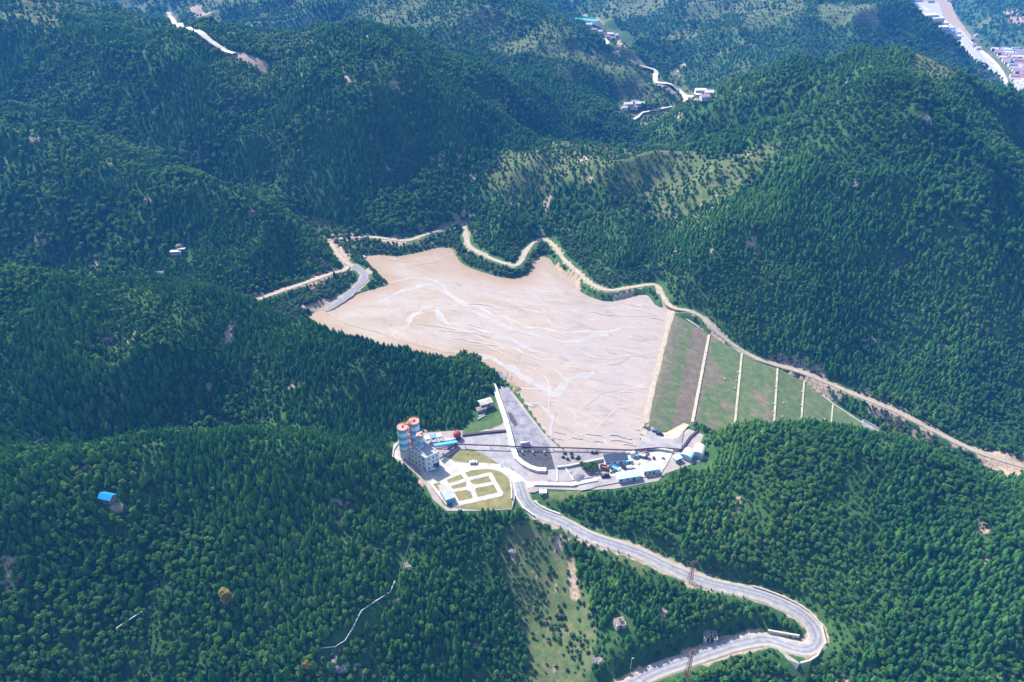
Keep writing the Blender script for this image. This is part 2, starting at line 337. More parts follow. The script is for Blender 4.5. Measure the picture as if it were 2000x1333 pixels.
def foliage(name, stops, posscale=.012):
    m = bpy.data.materials.new(name); m.use_nodes = True; t = m.node_tree; N = t.nodes; L = t.links; b = N['Principled BSDF']
    oi = N.new('ShaderNodeObjectInfo'); g = N.new('ShaderNodeNewGeometry'); n = N.new('ShaderNodeTexNoise'); n.inputs['Scale'].default_value = posscale; n.inputs['Detail'].default_value = 3
    L.new(g.outputs['Position'], n.inputs['Vector'])
    mx = N.new('ShaderNodeMath'); mx.operation = 'MULTIPLY_ADD'; mx.inputs[1].default_value = .62; L.new(oi.outputs['Random'], mx.inputs[0])
    m2 = N.new('ShaderNodeMath'); m2.operation = 'MULTIPLY_ADD'; m2.inputs[1].default_value = 1.5; m2.inputs[2].default_value = -.56; L.new(n.outputs[0], m2.inputs[0]); L.new(m2.outputs[0], mx.inputs[2])
    n2 = N.new('ShaderNodeTexNoise'); n2.inputs['Scale'].default_value = 1.1; n2.inputs['Detail'].default_value = 2; L.new(g.outputs['Position'], n2.inputs['Vector'])
    m3 = N.new('ShaderNodeMath'); m3.operation = 'MULTIPLY_ADD'; m3.inputs[1].default_value = .5; L.new(n2.outputs[0], m3.inputs[0]); m4 = N.new('ShaderNodeMath'); m4.operation = 'SUBTRACT'; m4.inputs[1].default_value = .25
    L.new(m3.outputs[0], m4.inputs[0]); L.new(mx.outputs[0], m3.inputs[2])
    r = N.new('ShaderNodeValToRGB'); e = r.color_ramp.elements
    while len(e) < len(stops): e.new(.5)
    for k, (p, c) in enumerate(stops): e[k].position = p; e[k].color = (*c, 1)
    L.new(m4.outputs[0], r.inputs[0]); L.new(r.outputs[0], b.inputs['Base Color']); b.inputs['Roughness'].default_value = .65; b.inputs['Specular IOR Level'].default_value = .25
    tr = N.new('ShaderNodeBsdfTranslucent'); L.new(r.outputs[0], tr.inputs[0]); ms = N.new('ShaderNodeMixShader'); ms.inputs[0].default_value = .46
    L.new(b.outputs[0], ms.inputs[1]); L.new(tr.outputs[0], ms.inputs[2]); L.new(ms.outputs[0], N['Material Output'].inputs[0]); return m
M['needles'] = foliage('conifer_needles', [(.0,(.028,.14,.036)),(.35,(.052,.21,.048)),(.6,(.085,.27,.052)),(.8,(.14,.33,.055)),(1,(.21,.37,.07))])
M['leaves'] = foliage('broad_leaves', [(.0,(.036,.15,.032)),(.35,(.062,.20,.036)),(.65,(.105,.26,.042)),(.85,(.15,.29,.05)),(1,(.22,.29,.055))])
M['scrub'] = foliage('scrub_leaves', [(.0,(.03,.115,.055)),(.4,(.055,.15,.055)),(.7,(.085,.18,.055)),(1,(.14,.20,.06))], .03)
M['yellow'] = foliage('yellow_leaves', [(0,(.22,.20,.035)),(1,(.36,.30,.06))])

# ---------------------------------------------------------------- ground cover regions (photo outline -> place on the ground)
REG = []
def region(kind, pts, feather=5.0, amt=1.0):
    w = np.array([hit(a, b) for a, b in pts]); REG.append((kind, w[:,:2], feather, amt))
region('meadow', [(915,345),(960,300),(1050,283),(1150,268),(1240,285),(1330,295),(1400,290),(1480,268),(1560,245),(1640,205),(1690,190),(1650,235),(1590,262),(1545,300),(1520,340),(1470,370),(1430,400),(1380,380),(1300,395),(1240,365),(1180,380),(1100,385),(1010,395),(940,385)], 22, .85)
region('meadow', [(925,335),(1150,275),(1330,300),(1560,250),(1565,300),(1465,385),(1425,470),(1350,510),(1290,470),(1200,425),(1100,400),(950,425),(918,385)], 26, .6)
region('meadow', [(540,405),(600,410),(650,425),(700,442),(745,456),(700,458),(640,460),(600,440)], 6)
region('meadow', [(975,1025),(1030,1010),(1065,1030),(1115,1075),(1150,1140),(1175,1230),(1165,1300),(1140,1400),(1005,1400),(1025,1260),(990,1170),(960,1090)], 4)
region('meadow', [(600,600),(570,590),(600,575),(650,562),(690,548),(700,560),(680,580),(640,600)], 3, .7)
region('meadow', [(650,470),(740,470),(860,460),(900,450),(900,500),(850,480),(760,500),(715,500),(690,505)], 4, .8)
region('meadow', [(1060,958),(1180,955),(1150,975),(1080,985),(1055,980)], 3)
region('meadow', [(1700,190),(1760,215),(1850,300),(1830,320),(1740,250),(1690,215)], 12, .5)
region('meadow', [(1590,10),(1640,0),(1725,55),(1700,75),(1640,60),(1590,40)], 10)
region('meadow', [(1770,112),(1830,118),(1880,160),(1920,190),(1850,160),(1780,150)], 10)
region('meadow', [(1290,140),(1320,130),(1345,160),(1350,185),(1310,170)], 8)
region('meadow', [(1225,95),(1250,110),(1270,130),(1290,150),(1250,150),(1230,120)], 8)
region('meadow', [(1060,130),(1130,120),(1150,165),(1090,160)], 14, .6)
region('meadow', [(1150,980),(1290,1085),(1330,1130),(1250,1160),(1180,1120),(1130,1050)], 10, .5)
region('meadow', [(1620,755),(1700,790),(1850,865),(1950,915),(1850,890),(1720,840),(1640,780)], 8, .5)
region('meadow', [(1390,1090),(1470,1120),(1450,1160),(1370,1140)], 8, .4)
region('meadow', [(620,1255),(690,1240),(700,1290),(690,1333),(620,1333),(600,1290)], 6, .8)
region('meadow', [(380,60),(480,40),(620,55),(640,90),(520,110),(430,80)], 14, .5)
region('meadow', [(640,0),(760,-10),(900,40),(960,60),(900,80),(760,50)], 14, .5)
region('meadow', [(0,-10),(150,-10),(280,20),(200,30),(40,20)], 14, .5)
region('earth', [(365,12),(395,8),(420,30),(380,38)], 6)
region('earth', [(425,92),(460,100),(505,128),(470,128),(430,112)], 6)
region('meadow', [(400,22),(440,40),(430,60),(385,50)], 10)
region('earth', [(1195,68),(1215,72),(1228,95),(1200,92)], 6)
region('earth', [(1225,228),(1275,232),(1262,252),(1235,256)], 5, .8)
region('earth', [(1290,150),(1330,118),(1350,125),(1325,145)], 6, .8)
region('earth', [(1150,25),(1120,30),(1180,60),(1185,50)], 10)
region('earth', [(590,605),(575,598),(620,585),(660,575),(690,560),(680,582),(640,603),(610,612)], 3, .8)
region('earth', [(1055,1035),(1090,1035),(1120,1050),(1165,1068),(1150,1080),(1105,1070),(1100,1090),(1080,1085)], 3, .75)
region('earth', [(985,1070),(1010,1065),(1012,1095),(995,1100)], 2, .9)
region('earth', [(1030,1110),(1045,1105),(1060,1140),(1050,1150)], 2, .7)
region('earth', [(1070,1160),(1090,1150),(1105,1250),(1085,1300),(1075,1240)], 4, .5)
region('earth', [(1100,1090),(1125,1085),(1138,1180),(1112,1175)], 2, .8)
region('earth', [(1880,860),(1940,875),(2010,895),(2010,940),(1950,930),(1900,905)], 4, .8)
region('earth', [(1555,722),(1600,740),(1590,728),(1560,715)], 2, .8)
region('earth', [(1330,585),(1350,600),(1320,600)], 2, 1)
region('earth', [(1785,-20),(1850,-20),(1872,35),(1905,80),(1885,84),(1830,55),(1795,28)], 4, .95)
region('earth', [(1950,25),(2010,20),(2010,50),(1960,45)], 10, .7)
region('earth', [(1330,1125),(1345,1120),(1400,1150),(1380,1155),(1330,1150)], 2, .8)
region('earth', [(1450,330),(1540,290),(1530,300),(1430,375),(1410,380)], 6, .6)
for (a, b, s_) in [(265,432,9),(1672,362,10),(1685,585,7),(1685,668,9),(420,1112,8),(238,1166,10),(665,1302,14),(798,1110,12),(315,535,10),(605,1050,7),(1170,1290,14),(145,850,8),(80,860,8),(1540,190,8)]:
    region('earth', [(a-s_,b-s_*.6),(a+s_,b-s_*.7),(a+s_*.9,b+s_*.7),(a-s_*.8,b+s_*.5)], 2, .8)
def cover(x, y):
    """open grass and bare soil amounts at ground points"""
    wob = (fbm(x/9, y/9, 40, 3)-.5)*14; wob2 = (fbm(x/9, y/9, 50, 3)-.5)*14; big = np.hypot(x, y) > 900
    mead = np.zeros(x.shape); soil = np.zeros(x.shape)
    for kind, poly, fe, amt in REG:
        lo = poly.min(0)-40; hi = poly.max(0)+40; s = (x>lo[0])&(x<hi[0])&(y>lo[1])&(y<hi[1])
        if not s.any(): continue
        xs = x[s]; ys = y[s]; k = min(1, fe/6); ii = inpoly(xs+wob[s]*k, ys+wob2[s]*k, poly)
        dd, _ = segdist(xs, ys, np.column_stack([poly, np.zeros(len(poly))]), closed=True)
        v = np.where(ii, sstep(-.5, fe, dd)*amt, 0); t = mead if kind == 'meadow' else soil; t[s] = np.maximum(t[s], v)
    far = sstep(750, 1100, np.hypot(x, y)); p = sstep(.56, .66, fbm(x/90, y/90, 60, 3))*far; mead = np.maximum(mead, p*.8)
    soil = np.maximum(soil, sstep(.765, .80, fbm(x/17, y/17, 67, 3))*(1-far)*.65)
    soil = np.maximum(soil, sstep(.68, .80, fbm(x/70, y/70, 66, 3))*far*.4)
    return mead, soil
def road_near(x, y):
    d = np.full(x.shape, 1e9); tall = np.full(x.shape, 1e9)
    for nm, (ln, w) in ROADS.items():
        a, _ = segdist(x, y, ln); d = np.minimum(d, a-w/2)
    return d

# far roads laid on the ground
def far_road(name, pts, w):
    q = [hit(a, b) for a, b in pts]; ROADS[name] = (smooth_line(q, 12), w)
far_road('far_west', [(330,27),(336,38),(352,52),(370,60),(398,74),(425,92),(460,110),(515,132)], 7)
far_road('far_village', [(1180,78),(1190,92),(1207,106)], 6)
far_road('far_village2', [(1228,122),(1245,121),(1262,130),(1278,140),(1281,155),(1290,165),(1310,178),(1340,190),(1365,196)], 6)
far_road('far_village3', [(1205,222),(1255,222),(1280,218),(1312,210)], 4)
road_ctrl('highway', [(1862,55,-14),(1895,92,-17),(1925,130,-19.5),(1945,165,-19.9),(1962,195,-20),(1975,225,-20)], 24)
road_ctrl('river_road', [(1800,12,-9),(1822,25,-12),(1850,45,-14),(1890,78,-16),(1935,115,-18.5),(1958,145,-19.5),(1968,175,-20),(1976,200,-20)], 7)

# ---------------------------------------------------------------- ground
mead, soil = cover(XX, YY); rn = road_near(XX, YY); nz = fbm(XX/5, YY/5, 77, 3)
soil = np.maximum(soil, (1-sstep(.5, 3.0, rn))*np.where(fbm(XX/18, YY/18, 71, 2) > .5, 1, .5))
stripg = (XX > -95)&(dpond > 1.2)&(dpond < 26)&(rn > 1.2)&(YY > 430); soil = np.where(stripg&(rn < 8), 0, soil)
bank = (fbm(XX/22, YY/22, 72, 2) > .54)&(rn < 8)&(YY > 330)&(YY < 700)&(~stripg); soil = np.where(bank, np.maximum(soil, .85), soil)
soil = np.where((dpond < 1.2), np.maximum(soil, .35), soil)
intown = (1-sstep(trad*.6, trad*.9, dt)); mead = np.maximum(mead, intown*.8)
def grid_mesh(name, X, Y, Z):
    ny_, nx_ = X.shape; me = bpy.data.meshes.new(name); co = np.stack([X, Y, Z], -1).reshape(-1, 3).astype('f4')
    i = np.arange(nx_-1)[None,:]+np.arange(ny_-1)[:,None]*nx_; q = np.stack([i, i+1, i+nx_+1, i+nx_], -1).reshape(-1, 4).astype('i4')
    me.vertices.add(len(co)); me.vertices.foreach_set('co', co.ravel()); me.loops.add(q.size); me.loops.foreach_set('vertex_index', q.ravel())
    me.polygons.add(len(q)); me.polygons.foreach_set('loop_start', np.arange(len(q), dtype='i4')*4); me.polygons.foreach_set('use_smooth', np.ones(len(q), bool)); me.update(calc_edges=True); return me
gm = grid_mesh('ground', XX, YY, HH)
at_ = gm.attributes.new('cover', 'FLOAT_COLOR', 'POINT'); at_.data.foreach_set('color', np.stack([mead, soil, sstep(850, 1050, dist), np.ones_like(nz)], -1).reshape(-1).astype('f4'))
def ground_mat():
    m = bpy.data.materials.new('ground_cover'); m.use_nodes = True; t = m.node_tree; N = t.nodes; L = t.links; b = N['Principled BSDF']; b.inputs['Roughness'].default_value = .95; b.inputs['Specular IOR Level'].default_value = .1
    a = N.new('ShaderNodeAttribute'); a.attribute_name = 'cover'; sp = N.new('ShaderNodeSeparateColor'); L.new(a.outputs['Color'], sp.inputs[0]); g = N.new('ShaderNodeNewGeometry')
    def noise(sc, det=6):
        n = N.new('ShaderNodeTexNoise'); n.inputs['Scale'].default_value = sc; n.inputs['Detail'].default_value = det; n.inputs['Roughness'].default_value = .7; L.new(g.outputs['Position'], n.inputs['Vector']); return n
    def ramp(src, stops):
        r = N.new('ShaderNodeValToRGB'); e = r.color_ramp.elements
        while len(e) < len(stops): e.new(.5)
        for k, (p, c) in enumerate(stops): e[k].position = p; e[k].color = (*c, 1)
        L.new(src, r.inputs[0]); return r
    n1, n2, n3 = noise(.25), noise(.06), noise(.7)
    floor = ramp(n1.outputs[0], [(.3,(.032,.085,.027)),(.55,(.050,.118,.034)),(.75,(.078,.135,.044))])
    grass = ramp(n1.outputs[0], [(.28,(.05,.11,.035)),(.45,(.09,.14,.05)),(.58,(.15,.16,.075)),(.72,(.20,.185,.10))])
    earth = ramp(n3.outputs[0], [(.3,(.20,.14,.10)),(.5,(.38,.29,.22)),(.7,(.55,.45,.36))])
    def brk(ch):
        s = N.new('ShaderNodeMath'); s.operation = 'MULTIPLY_ADD'; s.inputs[1].default_value = .9; s.inputs[2].default_value = -.45; L.new(n1.outputs[0], s.inputs[0])
        ad = N.new('ShaderNodeMath'); ad.operation = 'ADD'; L.new(s.outputs[0], ad.inputs[0]); L.new(sp.outputs[ch], ad.inputs[1])
        mr = N.new('ShaderNodeMapRange'); mr.inputs[1].default_value = .38; mr.inputs[2].default_value = .62; L.new(ad.outputs[0], mr.inputs[0]); return mr
    x1 = N.new('ShaderNodeMix'); x1.data_type = 'RGBA'; L.new(brk(0).outputs[0], x1.inputs['Factor']); L.new(floor.outputs[0], x1.inputs[6]); L.new(grass.outputs[0], x1.inputs[7])
    sz = N.new('ShaderNodeSeparateXYZ'); L.new(g.outputs['Position'], sz.inputs[0]); w1 = N.new('ShaderNodeMath'); w1.operation = 'MULTIPLY'; w1.inputs[1].default_value = 1.5; L.new(sz.outputs[2], w1.inputs[0])
    w2 = N.new('ShaderNodeMath'); w2.operation = 'MULTIPLY_ADD'; w2.inputs[1].default_value = 5.0; L.new(n2.outputs[0], w2.inputs[0]); L.new(w1.outputs[0], w2.inputs[2]); w3 = N.new('ShaderNodeMath'); w3.operation = 'SINE'; L.new(w2.outputs[0], w3.inputs[0])
    w4 = N.new('ShaderNodeMapRange'); w4.inputs[1].default_value = .2; w4.inputs[2].default_value = .8; w4.inputs[4].default_value = .6; L.new(w3.outputs[0], w4.inputs[0]); w5 = N.new('ShaderNodeMath'); w5.operation = 'MULTIPLY'; L.new(w4.outputs[0], w5.inputs[0]); L.new(sp.outputs[2], w5.inputs[1])
    xt = N.new('ShaderNodeMix'); xt.data_type = 'RGBA'; L.new(w5.outputs[0], xt.inputs['Factor']); L.new(x1.outputs[2], xt.inputs[6]); xt.inputs[7].default_value = (.06,.10,.04,1); x1 = xt
    x2 = N.new('ShaderNodeMix'); x2.data_type = 'RGBA'; L.new(brk(1).outputs[0], x2.inputs['Factor']); L.new(x1.outputs[2], x2.inputs[6]); L.new(earth.outputs[0], x2.inputs[7])
    L.new(x2.outputs[2], b.inputs['Base Color']); bu = N.new('ShaderNodeBump'); bu.inputs['Strength'].default_value = .7; bu.inputs['Distance'].default_value = .6; L.new(n3.outputs[0], bu.inputs['Height']); L.new(bu.outputs[0], b.inputs['Normal']); return m
gm.materials.append(ground_mat()); ground = bpy.data.objects.new('ground', gm); COL.objects.link(ground); tag(ground, kind='structure')

def drape(name, line, zf, mats, step=3.0, parent=None, lift=0, attr=None):
    """sheet filling a closed outline, heights from zf(x, y)"""
    line = np.asarray(line)[:,:2]; lo = line.min(0); hi = line.max(0); c0 = line.mean(0)
    xs = np.arange(lo[0]+step/2, hi[0], step); ys = np.arange(lo[1]+step/2, hi[1], step); gx_, gy_ = np.meshgrid(xs, ys)
    ok = inpoly(gx_, gy_, line); dd, _ = segdist(gx_, gy_, np.column_stack([line, np.zeros(len(line))]), closed=True); ok &= dd > step*.45
    pts = [Vector((a-c0[0], b-c0[1])) for a, b in line]; m = len(pts); pts += [Vector((a-c0[0], b-c0[1])) for a, b in zip(gx_[ok], gy_[ok])]
    v, e, f, *_ = delaunay_2d_cdt(pts, [(i, (i+1)%m) for i in range(m)], [], 1, 1e-4)
    x = np.array([p.x+c0[0] for p in v]); y = np.array([p.y+c0[1] for p in v]); z = zf(x, y)+lift
    me = bpy.data.meshes.new(name); me.from_pydata(list(zip(x, y, z)), [], [tuple(k) for k in f]); me.polygons.foreach_set('use_smooth', [True]*len(f)); me.materials.append(mats)
    if attr: 
        a = me.attributes.new('cover', 'FLOAT_COLOR', 'POINT'); a.data.foreach_set('color', attr(x, y).reshape(-1).astype('f4'))
    me.update(); o = bpy.data.objects.new(name, me); COL.objects.link(o); 
    if parent: o.parent = parent
    return o
# ---------------------------------------------------------------- tailings pond
def pond_mat():
    m = bpy.data.materials.new('wet_tailings'); m.use_nodes = True; t = m.node_tree; N = t.nodes; L = t.links; b = N['Principled BSDF']; b.inputs['Roughness'].default_value = .42; b.inputs['Specular IOR Level'].default_value = .18
    g = N.new('ShaderNodeNewGeometry'); a = N.new('ShaderNodeAttribute'); a.attribute_name = 'cover'; sp = N.new('ShaderNodeSeparateColor'); L.new(a.outputs['Color'], sp.inputs[0])
    def mp(rot, sc):
        q = N.new('ShaderNodeMapping'); q.vector_type = 'TEXTURE'; q.inputs['Rotation'].default_value = (0,0,R(rot)); q.inputs['Scale'].default_value = sc; L.new(g.outputs['Position'], q.inputs['Vector']); return q
    def noise(v, sc, det, dist): 
        n = N.new('ShaderNodeTexNoise'); n.inputs['Scale'].default_value = sc; n.inputs['Detail'].default_value = det; n.inputs['Distortion'].default_value = dist; n.inputs['Roughness'].default_value = .55; L.new(v.outputs[0], n.inputs['Vector']); return n
    def ramp(src, stops, interp='EASE'):
        r = N.new('ShaderNodeValToRGB'); r.color_ramp.interpolation = interp; e = r.color_ramp.elements
        while len(e) < len(stops): e.new(.5)
        for k, (p, c) in enumerate(stops): e[k].position = p; e[k].color = (*c, 1)
        L.new(src, r.inputs[0]); return r
    def mix(f, x, y):
        k = N.new('ShaderNodeMix'); k.data_type = 'RGBA'; L.new(f, k.inputs['Factor']); L.new(x, k.inputs[6]); L.new(y, k.inputs[7]); return k.outputs[2]
    na = noise(mp(-28,(2.4,1,1)), .030, 6, 2.6); nb = noise(mp(-20,(2.6,1,1)), .06, 6, 3.2); nc = noise(mp(-30,(2.2,1,1)), .011, 3, 1.2)
    west = ramp(na.outputs[0], [(.30,(0.320,0.255,0.207)),(.44,(0.344,0.286,0.241)),(.52,(0.327,0.288,0.269)),(.60,(0.356,0.296,0.252)),(.72,(0.303,0.236,0.184))])
    east = ramp(nb.outputs[0], [(.28,(0.266,0.236,0.241)),(.45,(0.315,0.275,0.269)),(.55,(0.339,0.280,0.256)),(.72,(0.362,0.318,0.301))])
    base = mix(sp.outputs[1], west.outputs[0], east.outputs[0])
    # braided rills: narrow level bands of distorted noise
    r1 = ramp(na.outputs[0], [(.475,(0,0,0)),(.49,(1,1,1)),(.505,(0,0,0))]); r2 = ramp(nb.outputs[0], [(.50,(0,0,0)),(.512,(1,1,1)),(.53,(0,0,0))]); r3 = ramp(nc.outputs[0], [(.52,(0,0,0)),(.57,(1,1,1)),(.63,(0,0,0))])
    def scale(r, k):
        s = N.new('ShaderNodeMath'); s.operation = 'MULTIPLY'; s.inputs[1].default_value = k; L.new(r.outputs[0], s.inputs[0]); return s.outputs[0]
    def rgb(c): k = N.new('ShaderNodeRGB'); k.outputs[0].default_value = (*c, 1); return k.outputs[0]
    nd = noise(mp(-30,(1.7,1,1)), .075, 5, 4.5); ne = noise(mp(-15,(2.0,1,1)), .13, 5, 3.5)
    r4 = ramp(nd.outputs[0], [(.485,(0,0,0)),(.495,(1,1,1)),(.505,(0,0,0))], 'LINEAR'); r5 = ramp(ne.outputs[0], [(.49,(0,0,0)),(.497,(1,1,1)),(.505,(0,0,0))], 'LINEAR')
    base = mix(scale(r3, .6), base, rgb((0.303,0.280,0.276)))
    base = mix(scale(r1, .8), base, rgb((0.422,0.363,0.314))); base = mix(scale(r2, .35), base, rgb((0.398,0.352,0.320))); base = mix(scale(r4, .5), base, rgb((0.435,0.372,0.324)))
    base = mix(scale(r5, .2), base, rgb((0.253,0.231,0.246))); base = mix(sp.outputs[0], base, rgb((0.290,0.204,0.137)))
    # dried crust patches near the lower corner
    base = mix(scale(ramp(noise(mp(0,(1,1,1)), .09, 4, .5).outputs[0], [(.66,(0,0,0)),(.70,(1,1,1))]), .5), base, rgb((0.188,0.173,0.191)))
    gq = ramp(nb.outputs[0], [(.36,(.90,.89,.90)),(.46,(1,1,1))]); mu = N.new('ShaderNodeMix'); mu.data_type = 'RGBA'; mu.blend_type = 'MULTIPLY'; mu.inputs['Factor'].default_value = .8; L.new(base, mu.inputs[6]); L.new(gq.outputs[0], mu.inputs[7]); base = mu.outputs[2]
    L.new(base, b.inputs['Base Color']); rr = ramp(nc.outputs[0], [(.4,(.4,.4,.4)),(.6,(.6,.6,.6))]); L.new(rr.outputs[0], b.inputs['Roughness']); return m
pts_w = pond_line
def pond_attr(x, y):
    dd, _ = segdist(x, y, pond_line, closed=True); 
    px = 1000+F*x/(y*_c+CAM_H*_s); east = sstep(-20, 110, x - (y-480)*.25)
    edge_ = (1-sstep(2, 14+30*fbm(x/30, y/30, 3, 2), dd))*(1-east*.95)
    tan = sstep(.52, .68, fbm(x/60+4, y/28+2, 91, 3))*(1-east)*.45
    return np.stack([np.clip(np.maximum(edge_*.85, tan), 0, 1), east, dd*0, dd*0+1], -1)
pond = drape('tailings_pond', pond_line, lambda x, y: x*0+(fbm(x/12, y/12, 8, 2)-.5)*.06, pond_mat(), 3.5, attr=pond_attr); tag(pond, kind='structure')

# shallow rills and wet channels wandering over the mud
RILL = {'pale': mat('pale_silt', (.43,.38,.34), .7, var=.06, scale=.2), 'wet': mat('wet_grey_silt', (.36,.335,.325), .45, var=.12, scale=.12, spec=.4), 'dark': mat('dark_silt', (.32,.29,.275), .5, var=.1), 'tan': mat('tan_silt', (.34,.275,.21), .7, var=.1, scale=.2)}
# ---------------------------------------------------------------- roads
def ribbon(name, line, w, m, prof=((-.5,0),(.5,0)), zoff=0, parent=None, kind='structure', rag=0):
    p = np.array(line, float); rg = 1+rag*2*(fbm(p[:,0]/7, p[:,1]/7, 15, 3)-.5); d = np.gradient(p[:,:2], axis=0); d /= np.linalg.norm(d, axis=1)[:,None]+1e-9; nn = np.stack([d[:,1], -d[:,0]], 1)
    vs = []; fs = []; k = len(prof); uv = []
    L = np.concatenate([[0], np.cumsum(np.linalg.norm(np.diff(p[:,:2], axis=0), axis=1))])
    for i in range(len(p)):
        for a, b in prof: vs.append((p[i,0]+nn[i,0]*a*w*rg[i], p[i,1]+nn[i,1]*a*w*rg[i], p[i,2]+b+zoff)); uv.append((a+.5, L[i]))
    for i in range(len(p)-1):
        for j in range(k-1): fs.append((i*k+j, i*k+j+1, (i+1)*k+j+1, (i+1)*k+j))
    me = bpy.data.meshes.new(name); me.from_pydata(vs, [], fs); me.materials.append(m); u = me.uv_layers.new(name='UVMap')
    li = np.array([l.vertex_index for l in me.loops]); u.data.foreach_set('uv', np.array(uv)[li].ravel().astype('f4')); me.update()
    o = bpy.data.objects.new(name, me); COL.objects.link(o)
    if parent: o.parent = parent
    elif kind: tag(o, kind=kind)
    return o
def road_mat(name, mid, edge, track, ew=.12):
    m = bpy.data.materials.new(name); m.use_nodes = True; t = m.node_tree; N = t.nodes; L = t.links; b = N['Principled BSDF']; b.inputs['Roughness'].default_value = .9; b.inputs['Specular IOR Level'].default_value = .15
    u = N.new('ShaderNodeUVMap'); sx = N.new('ShaderNodeSeparateXYZ'); L.new(u.outputs[0], sx.inputs[0]); g = N.new('ShaderNodeNewGeometry'); n = N.new('ShaderNodeTexNoise'); n.inputs['Scale'].default_value = .35; n.inputs['Detail'].default_value = 6; L.new(g.outputs['Position'], n.inputs['Vector'])
    a = N.new('ShaderNodeMath'); a.operation = 'MULTIPLY_ADD'; a.inputs[1].default_value = .22; L.new(n.outputs[0], a.inputs[0]); s = N.new('ShaderNodeMath'); s.operation = 'SUBTRACT'; s.inputs[1].default_value = .11; L.new(sx.outputs[0], a.inputs[2]); L.new(a.outputs[0], s.inputs[0])
    r = N.new('ShaderNodeValToRGB'); e = r.color_ramp.elements; st = [(0,edge),(ew,edge),(ew+.05,mid),(.30,track),(.40,mid),(.5,mid),(.62,track),(.72,mid),(1-ew-.03,mid),(1-ew+.02,edge)]
    while len(e) < len(st): e.new(.5)
    for k, (p, c) in enumerate(st): e[k].position = p; e[k].color = (*c, 1)
    L.new(s.outputs[0], r.inputs[0]); mx = N.new('ShaderNodeMix'); mx.data_type = 'RGBA'; mx.blend_type = 'MULTIPLY'; mx.inputs['Factor'].default_value = 1
    r2 = N.new('ShaderNodeValToRGB'); r2.color_ramp.elements[0].position = .3; r2.color_ramp.elements[0].color = (.72,.72,.74,1); r2.color_ramp.elements[1].position = .7; L.new(n.outputs[0], r2.inputs[0]); L.new(r.outputs[0], mx.inputs[6]); L.new(r2.outputs[0], mx.inputs[7]); L.new(mx.outputs[2], b.inputs['Base Color']); return m
M['road'] = road_mat('worn_grey_road', (.33,.33,.355), (.42,.38,.32), (.21,.215,.26))
M['track'] = road_mat('pale_dirt_track', (.45,.385,.31), (.34,.28,.21), (.39,.335,.275), .10)
M['farroad'] = road_mat('pale_far_road', (.70,.66,.60), (.60,.55,.48), (.64,.6,.56), .05)
M['highway'] = road_mat('grey_highway', (.48,.47,.50), (.58,.55,.52), (.40,.40,.44), .05)
M['ramproad'] = road_mat('grey_gravel_ramp', (.27,.27,.31), (.35,.32,.30), (.22,.22,.26), .08)
P5 = ((-.62,-.5),(-.5,0),(-.25,.03),(0,.06),(.25,.03),(.5,0),(.62,-.5))
for nm, mk, nice in [('valley','road','valley_road'),('shore','track','shore_track'),('west','track','side_track'),('west_track','track','slope_track'),('ramp','ramproad','pond_ramp_road'),('dam_track','track','crest_track'),('far_west','farroad','far_valley_road'),('far_village','farroad','village_road'),('far_village2','farroad','village_road'),('far_village3','farroad','village_lane'),('highway','highway','highway'),('river_road','farroad','riverside_road')]:
    ln, w = ROADS[nm]; wd = w*(1.5 if nm == 'shoreX' else 1.15 if nm == 'shore' else 1.25 if 'west' in nm and nm != 'far_west' else 1.0)
    if nm.startswith('far') or nm in ('highway','river_road'):
        ln = smooth_line(ln[::3], 5) if len(ln) > 9 else ln; hz = np.maximum.reduce([H(ln[:,0]+a, ln[:,1]+b) for a in (-w/2,0,w/2) for b in (-w/2,0,w/2)]); ln = np.column_stack([ln[:,:2], np.maximum(hz+.5, ln[:,2] if nm in ('highway','river_road') else -99)])
        if nm in ('far_west','far_village','far_village2'): ln[:,2] += .6
    ribbon(nice, ln, wd, M[mk], P5, {'valley':.12,'shore':.06,'dam_track':.10,'ramp':.08}.get(nm, .04), rag=.10 if nm == 'valley' else .38)

